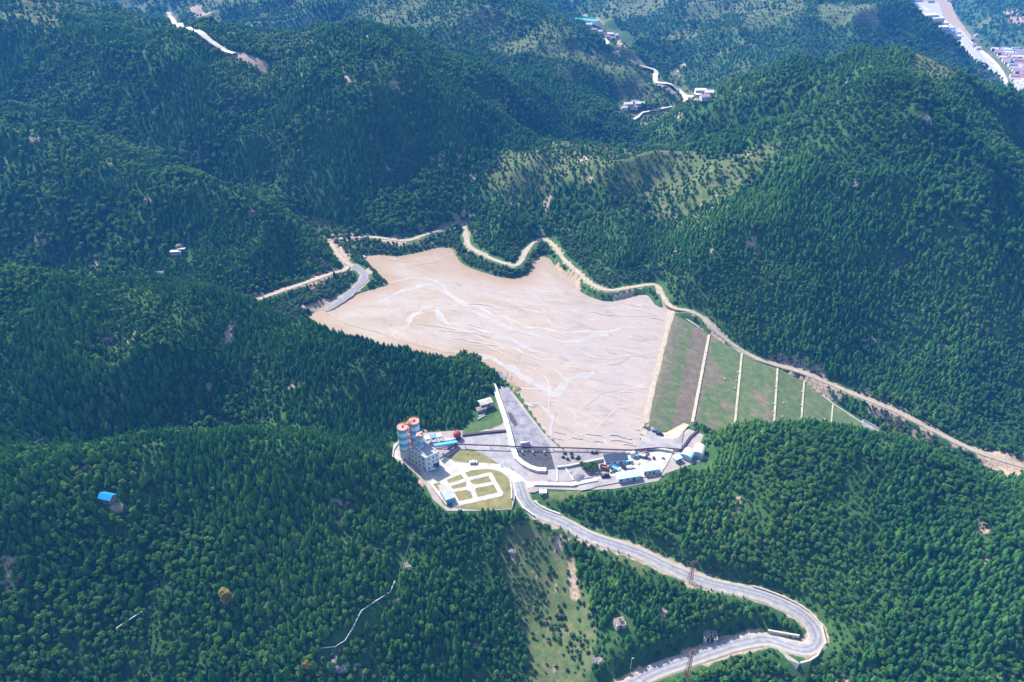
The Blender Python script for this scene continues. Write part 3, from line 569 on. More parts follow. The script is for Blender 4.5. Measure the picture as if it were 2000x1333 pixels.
rk = [0]
def rill(kind, pts, w, wob=5.0):
    rk[0] += 1; ln = smooth_line([P(a, b, .0) for a, b in pts], 2.0); sx_ = (fbm(ln[:,0]/16, ln[:,1]/16, 200+rk[0], 3)-.5)*2*wob; sy_ = (fbm(ln[:,0]/16, ln[:,1]/16, 300+rk[0], 3)-.5)*2*wob
    ln[:,0] += sx_; ln[:,1] += sy_; ln[:,2] = .05+.006*rk[0]; w = w*(.4 if kind == 'pale' else .6 if kind == 'dark' else .85); tw = np.minimum(np.arange(len(ln)), np.arange(len(ln))[::-1]); o = ribbon('silt_channel', ln, w, RILL[kind], ((-.5,0),(.5,0)), 0, None, 'structure', .95); return o
for kind, w, pts in [('wet',5,[(745,590),(800,566),(845,557),(878,578),(925,606),(985,636),(1050,655),(1115,668),(1190,655)]),('wet',7,[(905,696),(960,700),(1010,722),(1035,748),(1090,768),(1120,740),(1165,728)]),('wet',4,[(800,640),(812,612),(850,600),(872,628),(930,645),(1000,668),(1070,690)]),
  ('pale',3.2,[(730,560),(790,545),(850,552),(900,590),(960,610),(1040,640),(1130,650),(1230,640)]),('pale',2.4,[(770,655),(800,625),(850,610),(900,650),(960,668),(1050,700),(1120,712)]),('pale',2.0,[(1008,590),(1030,610),(1062,622),(1100,640),(1150,652)]),('pale',2.6,[(905,690),(950,712),(985,735),(1010,757),(1045,760),(1085,752)]),
  ('pale',1.4,[(1105,852),(1145,846),(1180,822),(1212,796),(1268,780)]),('pale',1.6,[(1020,700),(1080,720),(1120,750),(1180,765),(1250,760)]),('pale',1.3,[(940,560),(1000,572),(1080,590),(1160,596),(1240,590)]),('dark',.8,[(1062,800),(1072,822),(1100,838)]),('dark',.6,[(940,556),(960,564),(978,574)]),('dark',.7,[(1095,846),(1120,848),(1140,850)]),
  ('pale',1.8,[(850,650),(900,672),(960,680),(1000,700),(1060,730),(1075,770),(1070,810)]),('wet',2.5,[(1045,793),(1060,800),(1075,830),(1085,860)]),('tan',3.0,[(760,505),(830,515),(880,498)]),('tan',2.4,[(1040,520),(1062,512),(1085,530),(1100,548)]),('tan',3.5,[(640,612),(700,640),(780,665),(860,682),(930,705),(985,742),(1010,775)]),
  ('pale',1.2,[(1140,790),(1190,770),(1240,768)]),('pale',1.2,[(1160,600),(1210,618),(1280,615)]),('pale',1.5,[(1080,650),(1130,690),(1190,700),(1270,690)]),('dark',.7,[(1185,708),(1195,712),(1215,709)])]: rill(kind, pts, w)
rr2 = np.random.default_rng(3)
for (a, b, k_, n_, sp_) in [(905,640,'wet',9,60),(1090,850,'dark',8,22),(1040,790,'wet',5,14),(1190,600,'pale',6,60),(1200,860,'wet',7,35)]:
    for q in range(n_): u, v = a+rr2.normal()*sp_, b+rr2.normal()*sp_*.25; L_ = rr2.uniform(.5, 2.2)*sp_*.3; rill(k_, [(u-L_, v-L_*.1), (u, v+rr2.normal()*1.5), (u+L_, v+L_*.22)], rr2.uniform(.8, 2.6), 2)

# ---------------------------------------------------------------- vegetation
def ellip_noise(v, s): return 1+.22*math.sin(v[0]*3.1+s)*math.sin(v[1]*2.7+s*1.7)+.12*math.sin(v[2]*5+s*2.3)
def conifer_mesh(seed, h=8.0, rad=1.9):
    r = random.Random(seed); vs = []; fs = []
    n = 7; b = 0                                               # inner mass
    for i in range(n): a = 2*math.pi*i/n; vs.append((math.cos(a)*rad*.36, math.sin(a)*rad*.36, h*.12))
    vs.append((0, 0, h*.86)); fs += [(i, (i+1)%n, n) for i in range(n)]
    tiers = 12
    for t in range(tiers):
        u = t/(tiers-1); z = h*(.10+.84*u); rr = rad*min(1, .62+2.2*u)*(1-u)**.62+.10; m = int(13-7*u)
        for k in range(m):
            a = 2*math.pi*(k+r.random()*.7)/m+t; l = rr*r.uniform(.62, 1.2); wd = l*r.uniform(.18, .30)+.09; zz = z+r.uniform(-.32, .32)
            ca, sa = math.cos(a), math.sin(a); up = r.uniform(.25, .5)*l+.12; dr = r.uniform(.05, .3)*l
            base = len(vs); vs += [(ca*.1, sa*.1, zz+up), (ca*l*.55-sa*wd, sa*l*.55+ca*wd, zz-dr*.2), (ca*l, sa*l, zz-dr), (ca*l*.55+sa*wd, sa*l*.55-ca*wd, zz-dr*.2), (ca*l*.55, sa*l*.55, zz+up*.62)]
            fs += [(base, base+1, base+4), (base+1, base+2, base+4), (base+2, base+3, base+4), (base+3, base, base+4)]
    base = len(vs)
    vs += [(.16,0,h*.9), (-.08,.14,h*.9), (-.08,-.14,h*.9), (0,0,h*1.06)]; fs += [(base,base+1,base+3),(base+1,base+2,base+3),(base+2,base,base+3)]
    return vs, fs
def leafy_mesh(seed, h=6.5, rad=2.4, n=230, lo=.12, leaf=.62):
    r = random.Random(seed); vs = []; fs = []; lobes = []
    for k in range(6):
        a = r.random()*6.28; q = r.uniform(.15, .6)*rad; lobes.append((math.cos(a)*q, math.sin(a)*q, h*r.uniform(lo+.25, .78), rad*r.uniform(.42, .66)))
    lobes.append((0, 0, h*.72, rad*.62))
    for (cx, cy, cz, cr) in lobes:                             # inner masses
        o = len(vs)
        for i in range(5): a = 6.28*i/5; vs.append((cx+math.cos(a)*cr*.6, cy+math.sin(a)*cr*.6, cz))
        vs += [(cx, cy, cz+cr*.6), (cx, cy, cz-cr*.6)]; fs += [(o+i, o+(i+1)%5, o+5) for i in range(5)]+[(o+(i+1)%5, o+i, o+6) for i in range(5)]
    for k in range(n):
        cx, cy, cz, cr = lobes[k%len(lobes)]; u = r.uniform(-.75, 1); a = r.random()*6.28; s = math.sqrt(1-u*u); rr = cr*r.uniform(.8, 1.15)
        nrm = Vector((s*math.cos(a), s*math.sin(a), u)); p = Vector((cx, cy, cz))+nrm*rr
        t = (nrm+Vector((r.uniform(-.8,.8), r.uniform(-.8,.8), r.uniform(-.3,.9)))).normalized(); x = t.orthogonal().normalized(); y = t.cross(x); sz = leaf*r.uniform(.5, 1.1); o = len(vs); ang = r.random()*6.28
        for i in range(4): q = ang+i*1.57; vs.append(tuple(p+x*math.cos(q)*sz*(1.2 if i%2 else .8)+y*math.sin(q)*sz+t*(.15*sz if i%2 else -.15*sz)))
        fs += [(o, o+1, o+2), (o, o+2, o+3)]
    return vs, fs
def trunk_mesh(h, r0, limbs=0, seed=0):
    b = MB(); b.tube((0,0,-.6), (0,0,h*.5), r0, r0*.6, 6); b.tube((0,0,h*.5), (0,0,h), r0*.6, r0*.15, 5); rr = random.Random(seed)
    for k in range(limbs):
        a = rr.random()*6.28; z = h*rr.uniform(.3, .7); b.tube((0,0,z), (math.cos(a)*h*.2, math.sin(a)*h*.2, z+h*.22), r0*.35, r0*.12, 4, cap=False)
    return b
KINDS = {'conifer': [(conifer_mesh(s, 5.4+.5*s, 1.9+.12*(s%3)), trunk_mesh(4.4, .13), 'needles') for s in range(4)],
         'leafy': [(leafy_mesh(s+20, 5.2+.5*s, 1.75+.12*s, 230, .12, .5), trunk_mesh(3.6, .15, 4, s), 'leaves') for s in range(4)],
         'shrub': [(leafy_mesh(s+40, 2.0, 1.35, 90, -.1, .42), None, 'scrub') for s in range(3)]}
CROWN, TRUNK, TEMPL = {}, {}, {}
for k, vv in KINDS.items():
    for i, ((vs, fs), tr, mk) in enumerate(vv):
        me = bpy.data.meshes.new('crown'); me.from_pydata(vs, [], fs); me.materials.append(M[mk]); me.update(); CROWN[k, i] = me
        if tr:
            t_ = bpy.data.meshes.new('trunk'); t_.from_pydata(tr.v, [], tr.f); t_.materials.append(M['bark']); TRUNK[k, i] = t_
            full = bpy.data.meshes.new('tree'); nb = len(vs); full.from_pydata(vs+tr.v, [], fs+[tuple(a+nb for a in f) for f in tr.f]); full.materials.append(M[mk]); full.materials.append(M['bark'])
            full.polygons.foreach_set('material_index', [0]*len(fs)+[1]*len(tr.f)); full.update()
        else: full = me
        TEMPL[k, i] = bpy.data.objects.new('tree_pattern', full)      # only referenced by the forest nodes

def screen(x, y, z):
    dy = y; dz = z-CAM_H; f = dy*_c-dz*_s; u = dy*_s+dz*_c; return 1000+F*x/f, 666.5-F*u/f, f
def scatter(sp, r0, r1, seed):
    g = np.random.default_rng(seed); xm = r1*.95; xs = np.arange(-xm, xm, sp); ys = np.arange(90, r1, sp); X, Y = np.meshgrid(xs, ys)
    X = (X+g.uniform(-.46, .46, X.shape)*sp).ravel(); Y = (Y+g.uniform(-.46, .46, Y.shape)*sp).ravel(); D = np.hypot(X, Y); s = (D >= r0)&(D < r1); X, Y = X[s], Y[s]; Z = H(X, Y)
    a, b, f = screen(X, Y, Z); s = (f > 0)&(a > -260)&(a < 2260)&(b > -90)&(b < 1560); return X[s], Y[s], Z[s]
sets = [scatter(2.2, 100, 600, 1), scatter(3.4, 600, 1050, 2), scatter(5.2, 1050, 1600, 3), scatter(9.0, 1600, 3600, 4)]
TX = np.concatenate([s[0] for s in sets]); TY = np.concatenate([s[1] for s in sets]); TZ = np.concatenate([s[2] for s in sets])
tier = np.concatenate([np.full(len(s[0]), i) for i, s in enumerate(sets)])
def near_flat(x, y, z):
    a, _ = segdist(x, y, pond_line, closed=True); a = np.where(inpoly(x, y, pond_line), 0, a)
    b, _ = segdist(x, y, dam_line, closed=True); b = np.where(inpoly(x, y, dam_line), 0, b)
    c, _ = segdist(x, y, yard_line, closed=True); c = np.where(inpoly(x, y, yard_line), 0, c); return a, b, c
fa, fb, fc = near_flat(TX, TY, TZ); rn = road_near(TX, TY); md, so = cover(TX, TY); td, _ = segdist(TX, TY, np.array(town))
gen = np.random.default_rng(5); U = gen.random(TX.size); nsz = fbm(TX/30, TY/30, 101, 2); n_kind = fbm(TX/55, TY/55, 111, 3); ngap = fbm(TX/16, TY/16, 121, 3)
sxp, syp, sf = screen(TX, TY, TZ); dist_t = np.hypot(TX, TY)
CLEAR = [np.array([hit(a, b)[:2] for a, b in pl]) for pl in [[(1042,952),(1128,952),(1118,974),(1100,984),(1046,980)],
  [(925,800),(960,765),(978,775),(985,845),(900,850)], [(185,960),(235,960),(240,1000),(190,1000)], [(325,480),(375,480),(375,510),(325,512)],
  [(1512,1262),(1608,1262),(1600,1295),(1562,1332),(1522,1302)], [(1190,1200),(1235,1200),(1240,1245),(1190,1245)], [(1360,1225),(1410,1225),(1412,1275),(1360,1275)],
  [(1210,200),(1262,200),(1262,225),(1210,225)], [(1345,175),(1395,175),(1395,205),(1340,205)], [(1330,870),(1400,870),(1390,920),(1320,915)], [(795,1035),(815,1035),(775,1170),(690,1250),(640,1280),(635,1262),(760,1165)], [(1110,30),(1125,25),(1240,80),(1230,100),(1170,75)]]]
clr = np.zeros(TX.size, bool)
for pl in CLEAR: clr |= inpoly(TX, TY, pl)
open_ = np.maximum(md, so); strip = (rn > 0)&(fa < 26)&(rn < 30)&(TY > 430)            # shrubby bank between the track and the pond
blocked = (fa < 1.2)|(fb < 4)|(rn < np.where(tier >= 2, 6, 2.0))|(strip&(rn < 4.2))|(clr)|((td < np.interp(TY, [1250,1420,1600], [130,80,38]))&(tier >= 2))
lowroad = (rn < 5.0)&(tier == 0)
gapp = sstep(.57, .70, ngap)*.6
treeok = (~blocked)&(fc > 3.5)&(~lowroad)&((~strip)|(U < .30))&(U > np.clip(open_*1.05, 0, 1))&(U > gapp)
clump = sstep(.44, .58, fbm(TX/11, TY/11, 131, 3)); shrubok = (~blocked)&(~((fc < 9)&(fa < 7)))&(fc > 1.5)&(~treeok)&(so < .75)&(gen.random(TX.size) < np.where(strip, .97, np.where(md > .3, np.where(dist_t > 1000, .5, np.where(dist_t > 560, .55+.45*clump, .15+.75*clump)), .85)))
leafbias = np.where(tier == 0, sstep(950, 1150, syp)*.12+sstep(700, 300, sxp)*sstep(900, 1000, syp)*.15, np.where(tier == 1, .12, .40))+((sxp > 1040)&(sxp < 1560)&(syp > 1080)&(rn > 3))*.3+(np.minimum(fa, rn) < 14)*.35+strip*1.0
isleaf = (n_kind+gen.uniform(-.26, .26, TX.size)) > (.62-leafbias*.42)
SC = np.where(isleaf&treeok&(tier == 0), .80, 1.0)*(.66+.66*nsz)*gen.uniform(.62, 1.32, TX.size)*np.where(tier == 0, .93, 1)*np.where(tier == 1, 1.08, np.where(tier == 2, 1.25, np.where(tier == 3, 1.9, 1.0)))*.86
ROT = gen.uniform(0, 6.28, TX.size); VAR = gen.integers(0, 4, TX.size)
SC = np.where(shrubok, SC*np.where(strip, 1.4, np.where(dist_t > 560, .95, .85)), np.where(strip, SC*.55, SC))
vis = (sxp > 2)&(sxp < 1998)&(syp > 20)&(syp < 1345)
dcam = np.sqrt(TX**2+TY**2+(TZ-CAM_H)**2)
indiv = {}
for k, sel in (('conifer', treeok&~isleaf), ('leafy', treeok&isleaf)):
    c = np.nonzero(sel&vis)[0]; c = c[np.argsort(dcam[c]/SC[c])][:300]; indiv[k] = c
def forest(name, label, k, idx):
    nv = 4 if k != 'shrub' else 3; me = bpy.data.meshes.new(name); me.vertices.add(len(idx)); me.vertices.foreach_set('co', np.stack([TX[idx], TY[idx], TZ[idx]-.15], -1).ravel().astype('f4'))
    a = me.attributes.new('size', 'FLOAT_VECTOR', 'POINT'); s = SC[idx]; w = s*gen.uniform(.85, 1.15, len(idx)); a.data.foreach_set('vector', np.stack([w, w, s], -1).ravel().astype('f4'))
    a = me.attributes.new('turn', 'FLOAT_VECTOR', 'POINT'); a.data.foreach_set('vector', np.stack([gen.uniform(-.06,.06,len(idx)), gen.uniform(-.06,.06,len(idx)), ROT[idx]], -1).ravel().astype('f4'))
    a = me.attributes.new('pattern', 'INT', 'POINT'); a.data.foreach_set('value', (VAR[idx]%nv).astype('i4')); me.update()
    o = bpy.data.objects.new(name, me); COL.objects.link(o); tag(o, label, k, kind='stuff'); o['category'] = {'conifer':'conifer forest','leafy':'woodland','shrub':'scrub'}[k]
    g = bpy.data.node_groups.new(name, 'GeometryNodeTree'); g.interface.new_socket('Geometry', in_out='INPUT', socket_type='NodeSocketGeometry'); g.interface.new_socket('Geometry', in_out='OUTPUT', socket_type='NodeSocketGeometry')
    N = g.nodes; L = g.links; gi = N.new('NodeGroupInput'); go = N.new('NodeGroupOutput'); ip = N.new('GeometryNodeInstanceOnPoints'); j = N.new('GeometryNodeJoinGeometry')
    for v in range(nv):
        oi = N.new('GeometryNodeObjectInfo'); oi.inputs['Object'].default_value = TEMPL[k, v]; oi.inputs['As Instance'].default_value = True; L.new(oi.outputs['Geometry'], j.inputs[0])
    def na(t, n): q = N.new('GeometryNodeInputNamedAttribute'); q.data_type = t; q.inputs[0].default_value = n; return q
    L.new(gi.outputs[0], ip.inputs['Points']); L.new(j.outputs[0], ip.inputs['Instance']); ip.inputs['Pick Instance'].default_value = True
    L.new(na('INT', 'pattern').outputs[0], ip.inputs['Instance Index']); L.new(na('FLOAT_VECTOR', 'size').outputs[0], ip.inputs['Scale'])
    e = N.new('FunctionNodeEulerToRotation'); L.new(na('FLOAT_VECTOR', 'turn').outputs[0], e.inputs[0]); L.new(e.outputs[0], ip.inputs['Rotation']); L.new(ip.outputs[0], go.inputs[0])
    md_ = o.modifiers.new('forest', 'NODES'); md_.node_group = g; return o
rest = {}
for k, sel in (('conifer', treeok&~isleaf), ('leafy', treeok&isleaf)):
    s = sel.copy(); s[indiv[k]] = False; rest[k] = np.nonzero(s)[0]
forest('conifer_forest', 'dark green conifer forest covering the slopes around the pale pond', 'conifer', rest['conifer'])
forest('broadleaf_woodland', 'rounded lighter green broadleaf trees mixed among the conifers', 'leafy', rest['leafy'])
forest('scrub', 'low green scrub in clearings and on the pond banks', 'shrub', np.nonzero(shrubok)[0])
for k, nm in (('conifer', 'conifer_tree'), ('leafy', 'broadleaf_tree')):
    for q in indiv[k]:
        side = 'left' if sxp[q] < 1000 else 'right'; spot = 'on the %s foreground slope below the yard' % side
        lab = ('pointed dark green conifer in the dense wood '+spot) if k == 'conifer' else ('rounded green broadleaf tree in the dense wood '+spot)
        t = thing(nm, (TX[q], TY[q], TZ[q]-.15), ROT[q], lab, 'tree', ('conifers' if k == 'conifer' else 'broadleaf trees')+' in the wood on the '+side+' foreground slope'); t.scale = (SC[q],)*3; v = VAR[q]
        for pn, src in (('crown', CROWN), ('trunk', TRUNK)): c = bpy.data.objects.new(pn, src[k, v]); COL.objects.link(c); c.parent = t
print('TREES', {k: len(v) for k, v in rest.items()}, 'scrub', int(shrubok.sum()))

# ---------------------------------------------------------------- the dam embankment
def dam_attr(x, y):
    z, s = damz(x, y); w = fbm(x/10, y/10, 33, 3); g = (fbm(x/40, y/40, 35, 2)-.5)
    first = s < KX1; md = np.where(first, .62+g*.6, .9+g*.3); so = np.where(first, .42+g*.5, .04+.55*sstep(.55, .72, fbm(x/13, y/13, 38, 3)))
    so = np.where((s > KX1-13)&(s < KX1-1), .62, so); md = np.where((s > KX1-18)&(s < KX1-13), 1.0, md); so = np.where((s > KX1-18)&(s < KX1-13), .1, so)
    so = np.where((s > KX1)&(s < KX1+3), .6, so); return np.stack([np.clip(md,0,1), np.clip(so,0,1), w, w*0+1], -1)
q_ = P(1372,730,-7); KX1 = (q_[0]-top[0])*nrm[0]+(q_[1]-top[1])*nrm[1]
def dam_mat():
    m = bpy.data.materials.new('dam_turf'); m.use_nodes = True; t = m.node_tree; N = t.nodes; L = t.links; b = N['Principled BSDF']; b.inputs['Roughness'].default_value = .95
    a = N.new('ShaderNodeAttribute'); a.attribute_name = 'cover'; sp = N.new('ShaderNodeSeparateColor'); L.new(a.outputs['Color'], sp.inputs[0]); g = N.new('ShaderNodeNewGeometry')
    n = N.new('ShaderNodeTexNoise'); n.inputs['Scale'].default_value = .2; n.inputs['Detail'].default_value = 10; n.inputs['Roughness'].default_value = .8; L.new(g.outputs['Position'], n.inputs['Vector'])
    def ramp(stops):
        r = N.new('ShaderNodeValToRGB'); e = r.color_ramp.elements
        while len(e) < len(stops): e.new(.5)
        for k, (p, c) in enumerate(stops): e[k].position = p; e[k].color = (*c, 1)
        L.new(n.outputs[0], r.inputs[0]); return r
    gr = ramp([(.3,(.045,.09,.03)),(.5,(.09,.14,.048)),(.66,(.19,.20,.09))]); br = ramp([(.3,(.11,.085,.06)),(.5,(.17,.13,.095)),(.7,(.26,.21,.15))])
    x = N.new('ShaderNodeMix'); x.data_type = 'RGBA'; mr = N.new('ShaderNodeMapRange'); mr.inputs[1].default_value = .15; mr.inputs[2].default_value = .65
    s = N.new('ShaderNodeMath'); s.operation = 'MULTIPLY_ADD'; s.inputs[1].default_value = .5; s.inputs[2].default_value = -.25; L.new(n.outputs[0], s.inputs[0]); a2 = N.new('ShaderNodeMath'); L.new(s.outputs[0], a2.inputs[0]); L.new(sp.outputs[1], a2.inputs[1]); L.new(a2.outputs[0], mr.inputs[0])
    L.new(mr.outputs[0], x.inputs['Factor']); L.new(gr.outputs[0], x.inputs[6]); L.new(br.outputs[0], x.inputs[7]); L.new(x.outputs[2], b.inputs['Base Color'])
    bu = N.new('ShaderNodeBump'); bu.inputs['Strength'].default_value = .5; bu.inputs['Distance'].default_value = .4; L.new(n.outputs[0], bu.inputs['Height']); L.new(bu.outputs[0], b.inputs['Normal']); return m
dam = drape('dam', dam_line, lambda x, y: damz(x, y)[0], dam_mat(), 2.5, attr=dam_attr)
tag(dam, 'long grassy earth dam stepping down in benches to the right of the pale pond', 'dam')
M['bench'] = mat('stained_concrete', (.50,.46,.38), .9, col2=(.27,.26,.18), scale=.35)
def lineon(pts, zf, step=3):
    return smooth_line([ (lambda q: (q[0], q[1], 0))(P(*p)) for p in pts], step)
def ribbon_on(name, pts, w, m, parent, lift=.06, lab=None, h=.25):
    ln = lineon(pts, None); z = damz(ln[:,0], ln[:,1])[0]; ln = np.column_stack([ln[:,:2], z]); o = ribbon(name, ln, w, m, ((-.5,-.1),(-.5,h),(.5,h),(.5,-.1)), lift, parent, None)
    if lab: o['label'] = lab
    return o
for (a, b, w, lab) in [((1385,653,-7),(1352,826,-7),2.4,'widest pale bench path nearest the crest'),((1449,691,-13),(1432,862,-13),1.7,'second pale bench path'),((1519,717,-19),(1509,868,-19),1.5,'third pale bench path'),((1571,744,-25),(1561,873,-25),1.3,'fourth pale bench path'),((1627,790,-31),(1619,870,-31),1.2,'shortest pale bench path near the toe')]:
    ribbon_on('bench_path', [a, b], w*.85, M['bench'], dam, lab=lab)
ribbon_on('abutment_drain', [(1320,611,1),(1345,628,-2),(1385,652,-7),(1415,668,-10),(1450,690,-13),(1485,702,-16),(1520,716,-19)], 1.4, M['cream'], dam)
ribbon_on('abutment_drain', [(1577,746,-26),(1628,788,-31),(1702,838,-37)], 1.2, M['concrete'], dam)
for (px, py, z) in [(1378,690,-7),(1376,705,-7),(1371,735,-8),(1366,770,-8),(1361,788,-8),(1441,728,-13),(1438,745,-13),(1435,760,-13),(1514,757,-19),(1511,790,-19),(1509,806,-19),(1566,765,-25),(1564,792,-25),(1562,820,-25),(1530,788,-21),(1528,815,-21),(1610,821,-30),(1415,742,-11)]:
    q = P(px, py, z); zz = float(damz(q[:1], q[1:2])[0][0]); b = MB(); b.box(-.45,.45,-.4,.4,0,.6); b.box(-.5,.5,-.45,.45,.6,.7); o = b.build('inspection_box', M['bench'], dam); o.location = (q[0], q[1], zz)
t = thing('retaining_wall', P(1702,842,-37), 0, 'pale stone masonry wall panel at the lower right toe of the grassy dam', 'wall'); b = MB(); o0 = P(1702,842,-37)
c4 = [P(1686,820,-34)-o0, P(1730,846,-38)-o0, P(1712,862,-41)-o0, P(1682,848,-38)-o0]; b.add([tuple(c) for c in c4]+[tuple(c-np.array([0,-1.2,1.5])) for c in c4], [(3,2,1,0),(4,5,6,7),(0,1,5,4),(1,2,6,5),(2,3,7,6),(3,0,4,7)]); b.build('stone_face', M['stone'], t)
b = MB(); b.tube(c4[0]+np.array([0,0,.3]), c4[1]+np.array([0,0,.3]), .5, n=6); b.build('coping', M['concrete'], t)

# ---------------------------------------------------------------- the works yard: paved sheets
def Za(X, Y, z=.5): return P(740+X/5.5528, 780+Y/5.5528, z)
def Zb(X, Y, z=.5): return P(1040+X/5.5528, 780+Y/5.5528, z)
def Zc(X, Y, z=.5): return P(900+X/8.333, 680+Y/8.333, z)
lv = [0]
def sheet(name, pts, m, smooth=False, kind='structure'):
    lv[0] += 1; z = .45+.022*lv[0]; p = np.array([[q[0], q[1], 0] for q in pts]); 
    if smooth: p = smooth_line(p, 2.5, True)
    p = [Vector((a[0], a[1])) for a in p]; n = len(p); v, e, f, *_ = delaunay_2d_cdt(p, [(i, (i+1)%n) for i in range(n)], [], 1, 1e-4)
    me = bpy.data.meshes.new(name); me.from_pydata([(a.x, a.y, z) for a in v], [], [tuple(k) for k in f]); me.materials.append(m); me.update(); o = bpy.data.objects.new(name, me); COL.objects.link(o)
    return tag(o, kind=kind)
def Lz(pts, f=Za): return [f(a, b) for a, b in pts]
sheet('yard_ground', yard_line, M['yardearth'])
sheet('grass_bank', Lz([(905,365),(1000,230),(1100,90),(1160,-60),(1290,-60),(1300,60),(1345,255),(1150,330),(1000,372)]), M['grass'], True)
sheet('paved_apron', Lz([(480,425),(900,395),(1390,350),(1350,262),(1440,340),(1420,480),(1490,660),(1640,850),(1600,890),(1420,758),(1310,703),(1200,640),(1040,545),(880,545),(740,630),(640,560)]), M['slab'])
sheet('grass_plot', Lz([(740,628),(880,552),(960,540),(1040,545),(1200,640),(1315,706),(1120,692),(985,692),(830,668)]), M['lawn'])
sheet('rubble_slope', Lz([(1320,-150),(1290,-330),(1370,-250),(1450,-40),(1560,120),(1700,290),(1840,480),(1935,800),(1830,800),(1720,790),(1500,680),(1480,540),(1410,300),(1345,100)]), M['rubble'])
sheet('black_membrane', Lz([(1490,530),(1600,515),(1830,515),(1880,640),(1910,762),(1800,768),(1680,740),(1500,640)]), M['membrane'])
sheet('dark_spill', Zc(0,0) is None or [Zc(*p) for p in [(770,1050),(830,1070),(880,1150),(930,1260),(880,1280),(810,1190)]], M['membrane'])
sheet('concrete_yard', Lz([(620,600),(655,625),(700,640),(740,630),(830,688),(1000,700),(1120,692),(1310,706),(1425,758),(1520,820),(1600,890),(1800,897),(2030,908),(2030,945),(1690,942),(1680,960),(1560,970),(1460,985),(1435,890),(1330,790),(1230,765),(1150,757),(1000,775),(930,800),(700,890),(560,935),(505,880),(440,760),(380,700),(150,640),(160,500),(210,470),(260,470),(200,560),(220,640),(340,640),(500,620)]), M['concrete'])
sheet('lawn', Lz([(560,940),(700,890),(930,800),(1000,775),(1150,757),(1230,765),(1330,790),(1400,850),(1432,930),(1445,1080),(1440,1180),(1100,1200),(850,1180),(700,1150),(640,1050)]), M['lawn'])
def path(pts, w=2.6, f=Za, m='concrete', name='garden_path'):
    lv[0] += 1; z = .45+.022*lv[0]; ln = smooth_line([np.array([q[0], q[1], z]) for q in [f(a, b) for a, b in pts]], 60); o = ribbon(name, ln, w, M[m], ((-.5,0),(.5,0)), 0); return o
path([(690,880),(770,1000),(850,1160)], 4.2); path([(735,942),(960,872),(1205,812)]); path([(1200,805),(1262,915),(1330,1035)]); path([(1335,1030),(1060,1092),(835,1142)], 3.2); path([(910,805),(960,880),(1010,975),(1055,1095)]); path([(780,1003),(1010,958),(1270,908)])
sheet('garden_plaza', Lz([(945,935),(985,915),(1035,925),(1060,960),(1045,1000),(1000,1010),(950,990)]), M['concrete'])
path([(570,935),(640,1020),(700,1100)], 2.0); path([(640,1020),(720,990)], 1.6)
sheet('concrete_yard', [Zb(*p) for p in [(0,895),(270,900),(450,898),(760,842),(840,820),(780,680),(1010,640),(1290,562),(1520,590),(1470,690),(1400,800),(1330,850),(1180,850),(1000,900),(900,860),(520,925),(480,945),(0,945)]], M['concrete'])
sheet('grey_road', [Zb(*p) for p in [(480,932),(760,860),(920,826),(1010,860),(960,905),(690,955),(640,975),(520,1000)]], M['slab'])
sheet('lavender_slab', [Zb(*p) for p in [(170,770),(260,765),(350,745),(520,720),(560,830),(660,850),(450,890),(270,900),(160,890)]], M['slab'])
sheet('gravel_apron', [Zb(*p) for p in [(230,560),(560,545),(1090,565),(1250,545),(800,640),(520,700),(270,745),(240,690)]], M['gravel'])
sheet('grey_turning_area', [Zb(*p) for p in [(1190,420),(1240,300),(1290,300),(1420,400),(1560,420),(1640,330),(1610,560),(1290,535),(1110,560)]], M['slab'])
sheet('pale_sand', [Zb(*p) for p in [(1330,370),(1450,370),(1640,265),(1700,285),(1560,440),(1400,430)]], M['dirt'])

# ---------------------------------------------------------------- walls and channels
def wall(name, pts, h, w, m, label, cat='wall', zf=None, z0=-.4, cap=None):
    q = [np.array(p, float) for p in pts]; o0 = q[0].copy(); t = thing(name, o0, 0, label, cat); ln = np.array(q)
    ln = ln-o0; ribbon('wall_body' if name != 'fence' else 'panels', ln, w, m, ((-.5,z0),(-.5,h),(.5,h),(.5,z0)), 0, t, None)
    if cap: ribbon('coping', ln, w+.25, cap, ((-.5,h),(-.5,h+.2),(.5,h+.2),(.5,h)), .01, t, None)
    return t
wall('channel_wall', [Za(*p) for p in [(1190,-255),(1225,-180),(1262,-100),(1290,-10),(1330,110),(1375,240),(1405,345),(1430,450),(1455,550),(1490,650),(1560,710),(1640,755),(1720,780),(1815,785)]], 1.5, 2.6, M['white'], 'long white concrete channel wall curving round the dark rubble slope', cap=M['white'])
wall('perimeter_wall', [Zb(*p) for p in [(265,755),(390,742),(590,700),(780,660),(1000,605),(1150,570),(1290,548),(1400,560),(1520,580)]], 1.6, .8, M['white'], 'white perimeter wall along the back of the right hand concrete yard', cap=M['cream'])
wall('road_wall', [Zb(*p) for p in [(20,935),(240,940),(440,945),(480,935),(700,890)]], 1.0, .9, M['white'], 'low white wall in front of the junction, above the small grass terrace')
wall('low_wall', [Zb(*p) for p in [(265,765),(268,900)]], .9, .5, M['white'], 'short white wall at the left edge of the grey slab bay')
wall('low_wall', [Zb(*p) for p in [(355,752),(445,890)]], .9, .5, M['white'], 'slanting white wall on the right of the grey slab bay')
wall('low_wall', [Zb(*p) for p in [(775,670),(800,720),(850,810)]], 1.6, .7, M['cream'], 'white gate wall running down from the dark roofed shed')
wall('garden_wall', [Za(*p) for p in [(1425,885),(1440,980),(1440,1090)]], 1.0, .6, M['white'], 'low white wall closing the right side of the garden lawn')
wall('garden_wall', [Za(*p) for p in [(560,930),(620,1020),(700,1110),(740,1160)]], 1.2, .6, M['cream'], 'low pale wall along the left edge of the garden by the forest')
